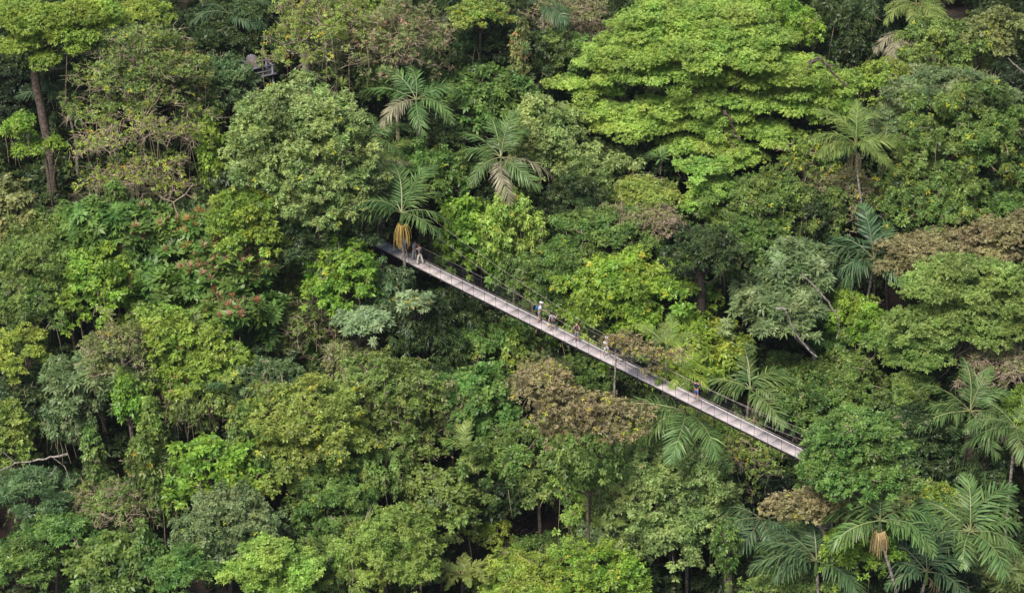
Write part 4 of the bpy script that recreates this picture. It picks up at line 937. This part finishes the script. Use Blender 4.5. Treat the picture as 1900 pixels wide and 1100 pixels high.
# ---- bromeliads perched on branches
def bromeliad(label, px, py, Y, size, mat):
    SEED[0] += 1; r = np.random.default_rng(SEED[0]); c = on_y(px, py, Y)
    P = np.zeros((2, 3)); P[1, 2] = .05
    V1, F1, t1 = sprigs(r, P, np.array([[0, -.35, 1.0], [0, -.2, 1.0]]), 13, size, size * .16, 25, 80, np.array([.5, .6]), droop=.1)
    root = empty('bromeliad', c, label, 'bromeliad', 'bromeliads perched on trees')
    link('leaves', np_mesh('leaves', V1, F1, t1), root, mat)
    link('stump', TB().tube([[0, .05, -1.6 * size], [0.05, 0, -.7 * size], [0, 0, .08]], [.05, .06, .07], 6).mesh('stump'), root, BARK)
def yof(px, py, H): return float(at(px, py, H)[1])
bromeliad('yellow green bromeliad perched on top of the narrow vine column', 390, 247, yof(393, 270, 14), .75, PBRT)
bromeliad('reddish yellow bromeliad right of the large pale green crown', 634, 160, yof(634, 160, 12), .8, PYEL)
bromeliad('small yellow bromeliad on the mossy twigged tree', 640, 28, yof(640, 28, 16), .7, PYEL)
bromeliad('green spiky bromeliad on the mossy leaning trunk', 974, 92, yof(974, 92, 14), .75, PGREEN)
bromeliad('large grey green bromeliad on a thin branch below the umbrella tree', 1226, 293, yof(1226, 293, 12), 1.0, PGREEN)
bromeliad('bromeliad on the branch above the slender palm', 1622, 218, yof(1622, 218, 14), .6, PYEL)

# ---- bare branches and loose trunks
def branch(label, pts, H, r0, r1, bark='p', name='bare_branch', cat='branch', side=(), dy=0):
    SEED[0] += 1; r = np.random.default_rng(SEED[0]); a = at(*pts[0], H); Y = a[1] + dy
    P = np.array([on_y(x, y, Y) for x, y in pts]); seg = np.linspace(0, len(P) - 1, len(P) * 4); ii = np.minimum(seg.astype(int), len(P) - 2); f = (seg - ii)[:, None]
    PP = P[ii] * (1 - f) + P[ii + 1] * f; PP[1:-1] += r.normal(0, r0 * .4, (len(PP) - 2, 3)); tb = TB().tube(PP, np.linspace(r0, r1, len(PP)), 7)
    for sp in side:
        Q = np.array([on_y(x, y, Y) for x, y in sp]); tb.tube(Q, np.linspace(r0 * .5, r1 * .6, len(Q)), 5, False)
    o = link(name, tb.mesh(name, off=PP[0]), None, BARK_M[bark], PP[0]); o['label'] = label; o['category'] = cat
    o['group'] = 'bare branches and stems among the leaves'
branch('curved pale bare trunk leaning right through the upper grey green cecropia leaves', [(1488, 508), (1512, 532), (1538, 562), (1556, 590), (1558, 612), (1552, 628)], 15.5, .075, .06, 'p', name='leaning_stem', cat='stem', dy=-4.5, side=[[(1534, 575), (1548, 576), (1560, 576)]])
branch('curved pale bare trunk reaching down right from the lower grey green cecropia', [(1440, 572), (1455, 572), (1468, 600), (1482, 628), (1516, 662)], 15.5, .08, .07, 'p', name='leaning_stem', cat='stem', dy=-4.5)
branch('long white bare branch sticking in from the left edge', [(125, 842), (95, 850), (60, 855), (28, 858), (-30, 890)], 14, .10, .04, 'p', side=[[(100, 850), (120, 865), (130, 890), (127, 898)], [(105, 865), (95, 880), (80, 886)], [(28, 858), (10, 842), (-10, 830)]])
branch('brown mossy branch showing at the right side of the umbrella tree', [(1500, 118), (1520, 108), (1535, 120), (1548, 140), (1572, 160)], 19.5, .16, .08, 'b', side=[[(1520, 108), (1495, 130)], [(1535, 120), (1552, 122)]])
branch('thin white branch at the right edge of the upper forest', [(1900, 135), (1880, 118), (1870, 108)], 16, .08, .04, 'p')
branch('brown mossy limb hanging below the umbrella tree', [(1345, 205), (1355, 225), (1362, 250), (1375, 262)], 17.5, .15, .07, 'b')
branch('pale upright stem below the olive yellow crown', [(928, 45), (932, 100), (935, 175)], 11, .07, .06, 't')
branch('thin trunk left of the large pale green crown bromeliad', [(626, 100), (630, 140), (648, 175), (655, 200)], 12, .08, .06, 'p')
branch('pale stem running up through the brown crown below the bridge', [(1000, 720), (1000, 780), (998, 840)], 13, .05, .05, 'p')
branch('pinkish white bough between the brown crown and the pale dome', [(1115, 782), (1130, 805), (1145, 828)], 12, .14, .08, 'p', side=[[(1130, 805), (1120, 822)]])
branch('second pale trunk under the brown flat crown', [(1540, 960), (1552, 1000), (1560, 1040)], 13, .09, .08, 'p')
branch('reddish third trunk under the brown flat crown', [(1570, 955), (1580, 1010), (1592, 1070)], 13, .12, .11, 'p')
branch('pale bough joining the flower palm and the brown flat crown', [(1632, 975), (1605, 988), (1583, 1003)], 14, .08, .06, 'p')
branch('slanting dry stem in the lower centre', [(788, 858), (800, 885), (812, 905)], 11, .05, .03, 't')
branch('bare twig fork left of the small yellowish crown', [(330, 400), (322, 375), (345, 360), (358, 340)], 14, .06, .03, 't', side=[[(345, 360), (365, 372)], [(322, 375), (300, 368), (285, 355)]])
branch('bare grey fork beside the leaning bare trunk on the left', [(75, 520), (92, 535), (100, 560)], 13, .08, .05, 'b', side=[[(92, 535), (70, 555)], [(85, 528), (85, 560)]])
branch('thin branch holding the small creamy crown', [(735, 600), (748, 590), (765, 572)], 11, .06, .04, 't')

# ---- hanging vines and roots
branch('brown rope like roots hanging under the light yellow green dome', [(345, 740), (350, 790), (348, 830)], 12.5, .05, .04, 'b', name='hanging_roots', cat='roots', side=[[(360, 735), (372, 790), (375, 830)], [(330, 745), (325, 800), (318, 850)], [(385, 745), (390, 790), (400, 825)]])

# ---- railed platform in the trees
def platform():
    c = on_y(478, 128, yof(478, 128, 9.5)); bz = float(terr(c[0], c[1])) - .2
    root = empty('lookout_platform', (c[0], c[1], bz), 'grey railed platform with two weathered brown tarps in the trees at the upper left', 'platform')
    base = np.array([c[0], c[1], bz]); a = R(28); M = np.array([[math.cos(a), -math.sin(a), 0], [math.sin(a), math.cos(a), 0], [0, 0, 1]])
    GREY = solid('weathered_timber', (.24, .23, .27), .8, (.14, .135, .16), 3)
    TARP = solid('brown_tarp', (.20, .155, .155), .9, (.12, .09, .09), 5); TARPR = solid('rust_stripe', (.36, .17, .11), .9, None, 3)
    L = lambda x, y, z: c + M @ np.array([x, y, z]) * .85
    tb = TB()
    for x in (-1.3, 1.3):
        for y in (-.8, .8): 
            p = L(x, y, 0); tb.box([p[0], p[1], (p[2] + bz + .4) / 2], .14, .14, p[2] - bz + .4, M)
    link('post', tb.mesh('post', False, base), root, GREY)
    tb = TB()
    for y in (-.8, .8): tb.box(L(0, y, .45), 2.8, .12, .12, M)
    for x in (-1.3, 1.3): tb.box(L(x, 0, .452), .11, 1.7, .11, M)
    for y in (-.8, .8): tb.box(L(0, y, -.1), 2.8, .09, .09, M)
    link('railing', tb.mesh('railing', False, base), root, GREY)
    tb = TB(); tb.box(L(0, 0, -.5), 2.9, 1.9, .08, M); link('floor_deck', tb.mesh('floor_deck', False, base), root, GREY)
    for k, (x0, y0, rx_, rz_) in enumerate(((-.25, .1, .62, 1.15), (-1.55, -.1, .58, .85))):
        me = ellip('tarp', (0, 0, 0), (rx_, .85, rz_), 18, cut=4)
        q = L(x0, y0, .25) - base
        o = link('tarp', me, root, TARP, q); o.rotation_euler = (R(-10), R(-18), R(28))
        tb = TB()
        for a_ in range(0, 360, 30):
            tb.tube([[rx_ * 1.02 * math.sin(t_) * math.cos(R(a_)), .87 * math.sin(t_) * math.sin(R(a_)), rz_ * 1.02 * math.cos(t_)] for t_ in np.linspace(.1, 1.55, 7)], .026, 5, False)
        o2 = link('tarp_ribs', tb.mesh('tarp_ribs'), root, GREY, q); o2.rotation_euler = (R(-10), R(-18), R(28))
platform()

# ---- big aroid leaves on the shaded slope above the soil bank, fallen leaves on the soil
SEED[0] += 1; rl = np.random.default_rng(77); P = []
for k in range(170):
    q = at(945 + rl.normal(0, 26), 985 + rl.normal(0, 26), .06); P.append(q)
P = np.array(P); P[:, 2] = terr(P[:, 0], P[:, 1]) + .1
V, F, t = sprigs(rl, P, np.tile([[0, -.3, 1.0]], (len(P), 1)), 2, .16, .09, 60, 90, np.full(len(P), .5), droop=0)
DRY = leaf_mat('dry_leaf', (.16, .07, .06), (.42, .28, .24), trans=.05)
o_ = link('fallen_leaves', np_mesh('fallen_leaves', V, F, t), None, DRY); o_['kind'] = 'stuff'; o_['label'] = 'dry pinkish fallen leaves on the bare soil bank'; o_['category'] = 'leaf litter'
hz = TB(); hz.box((0, -20, 20), 1100, 900, 500)
hm_ = bpy.data.materials.new('haze'); hm_.use_nodes = True; nt = hm_.node_tree; nt.nodes.clear()
vo = nt.nodes.new('ShaderNodeVolumeScatter'); vo.inputs['Color'].default_value = (.82, .91, 1, 1); vo.inputs['Density'].default_value = .00007; vo.inputs['Anisotropy'].default_value = .2
mo = nt.nodes.new('ShaderNodeOutputMaterial'); nt.links.new(vo.outputs[0], mo.inputs['Volume'])
hzo = link('haze', hz.mesh('haze', False), None, hm_); hzo['kind'] = 'structure'
# ================================================================== LIGHT
SUN_EL, SUN_AZ = R(58), R(-35)     # azimuth measured from +y towards +x ; sun behind the camera, to the left
w = bpy.data.worlds.new("World"); scene.world = w; w.use_nodes = True; nt = w.node_tree
bg = nt.nodes['Background']; sky = nt.nodes.new('ShaderNodeTexSky'); sky.sky_type = 'NISHITA'; sky.sun_disc = False
sd = np.array([-.42, -.72, 1.15]); sd = sd / np.linalg.norm(sd)
sky.sun_elevation = math.asin(sd[2]); sky.sun_rotation = math.atan2(sd[0], sd[1])
sky.air_density = 1.0; sky.dust_density = 2.5; sky.altitude = 300
nt.links.new(sky.outputs[0], bg.inputs[0]); bg.inputs[1].default_value = .12
sl = bpy.data.lights.new("sun", 'SUN'); sl.energy = 5.0; sl.angle = R(20); sl.color = (1, .95, .87)
so = bpy.data.objects.new("sun", sl); COL.objects.link(so)
so.rotation_euler = Vector(sd.tolist()).to_track_quat('Z', 'Y').to_euler()
scene.view_settings.view_transform = 'Standard'; scene.view_settings.look = 'None'; scene.view_settings.exposure = 0
scene.cycles.max_bounces = 6; scene.cycles.transparent_max_bounces = 4
print('LEAVES', LEAFCOUNT[0], 'UNDER', UNDN)
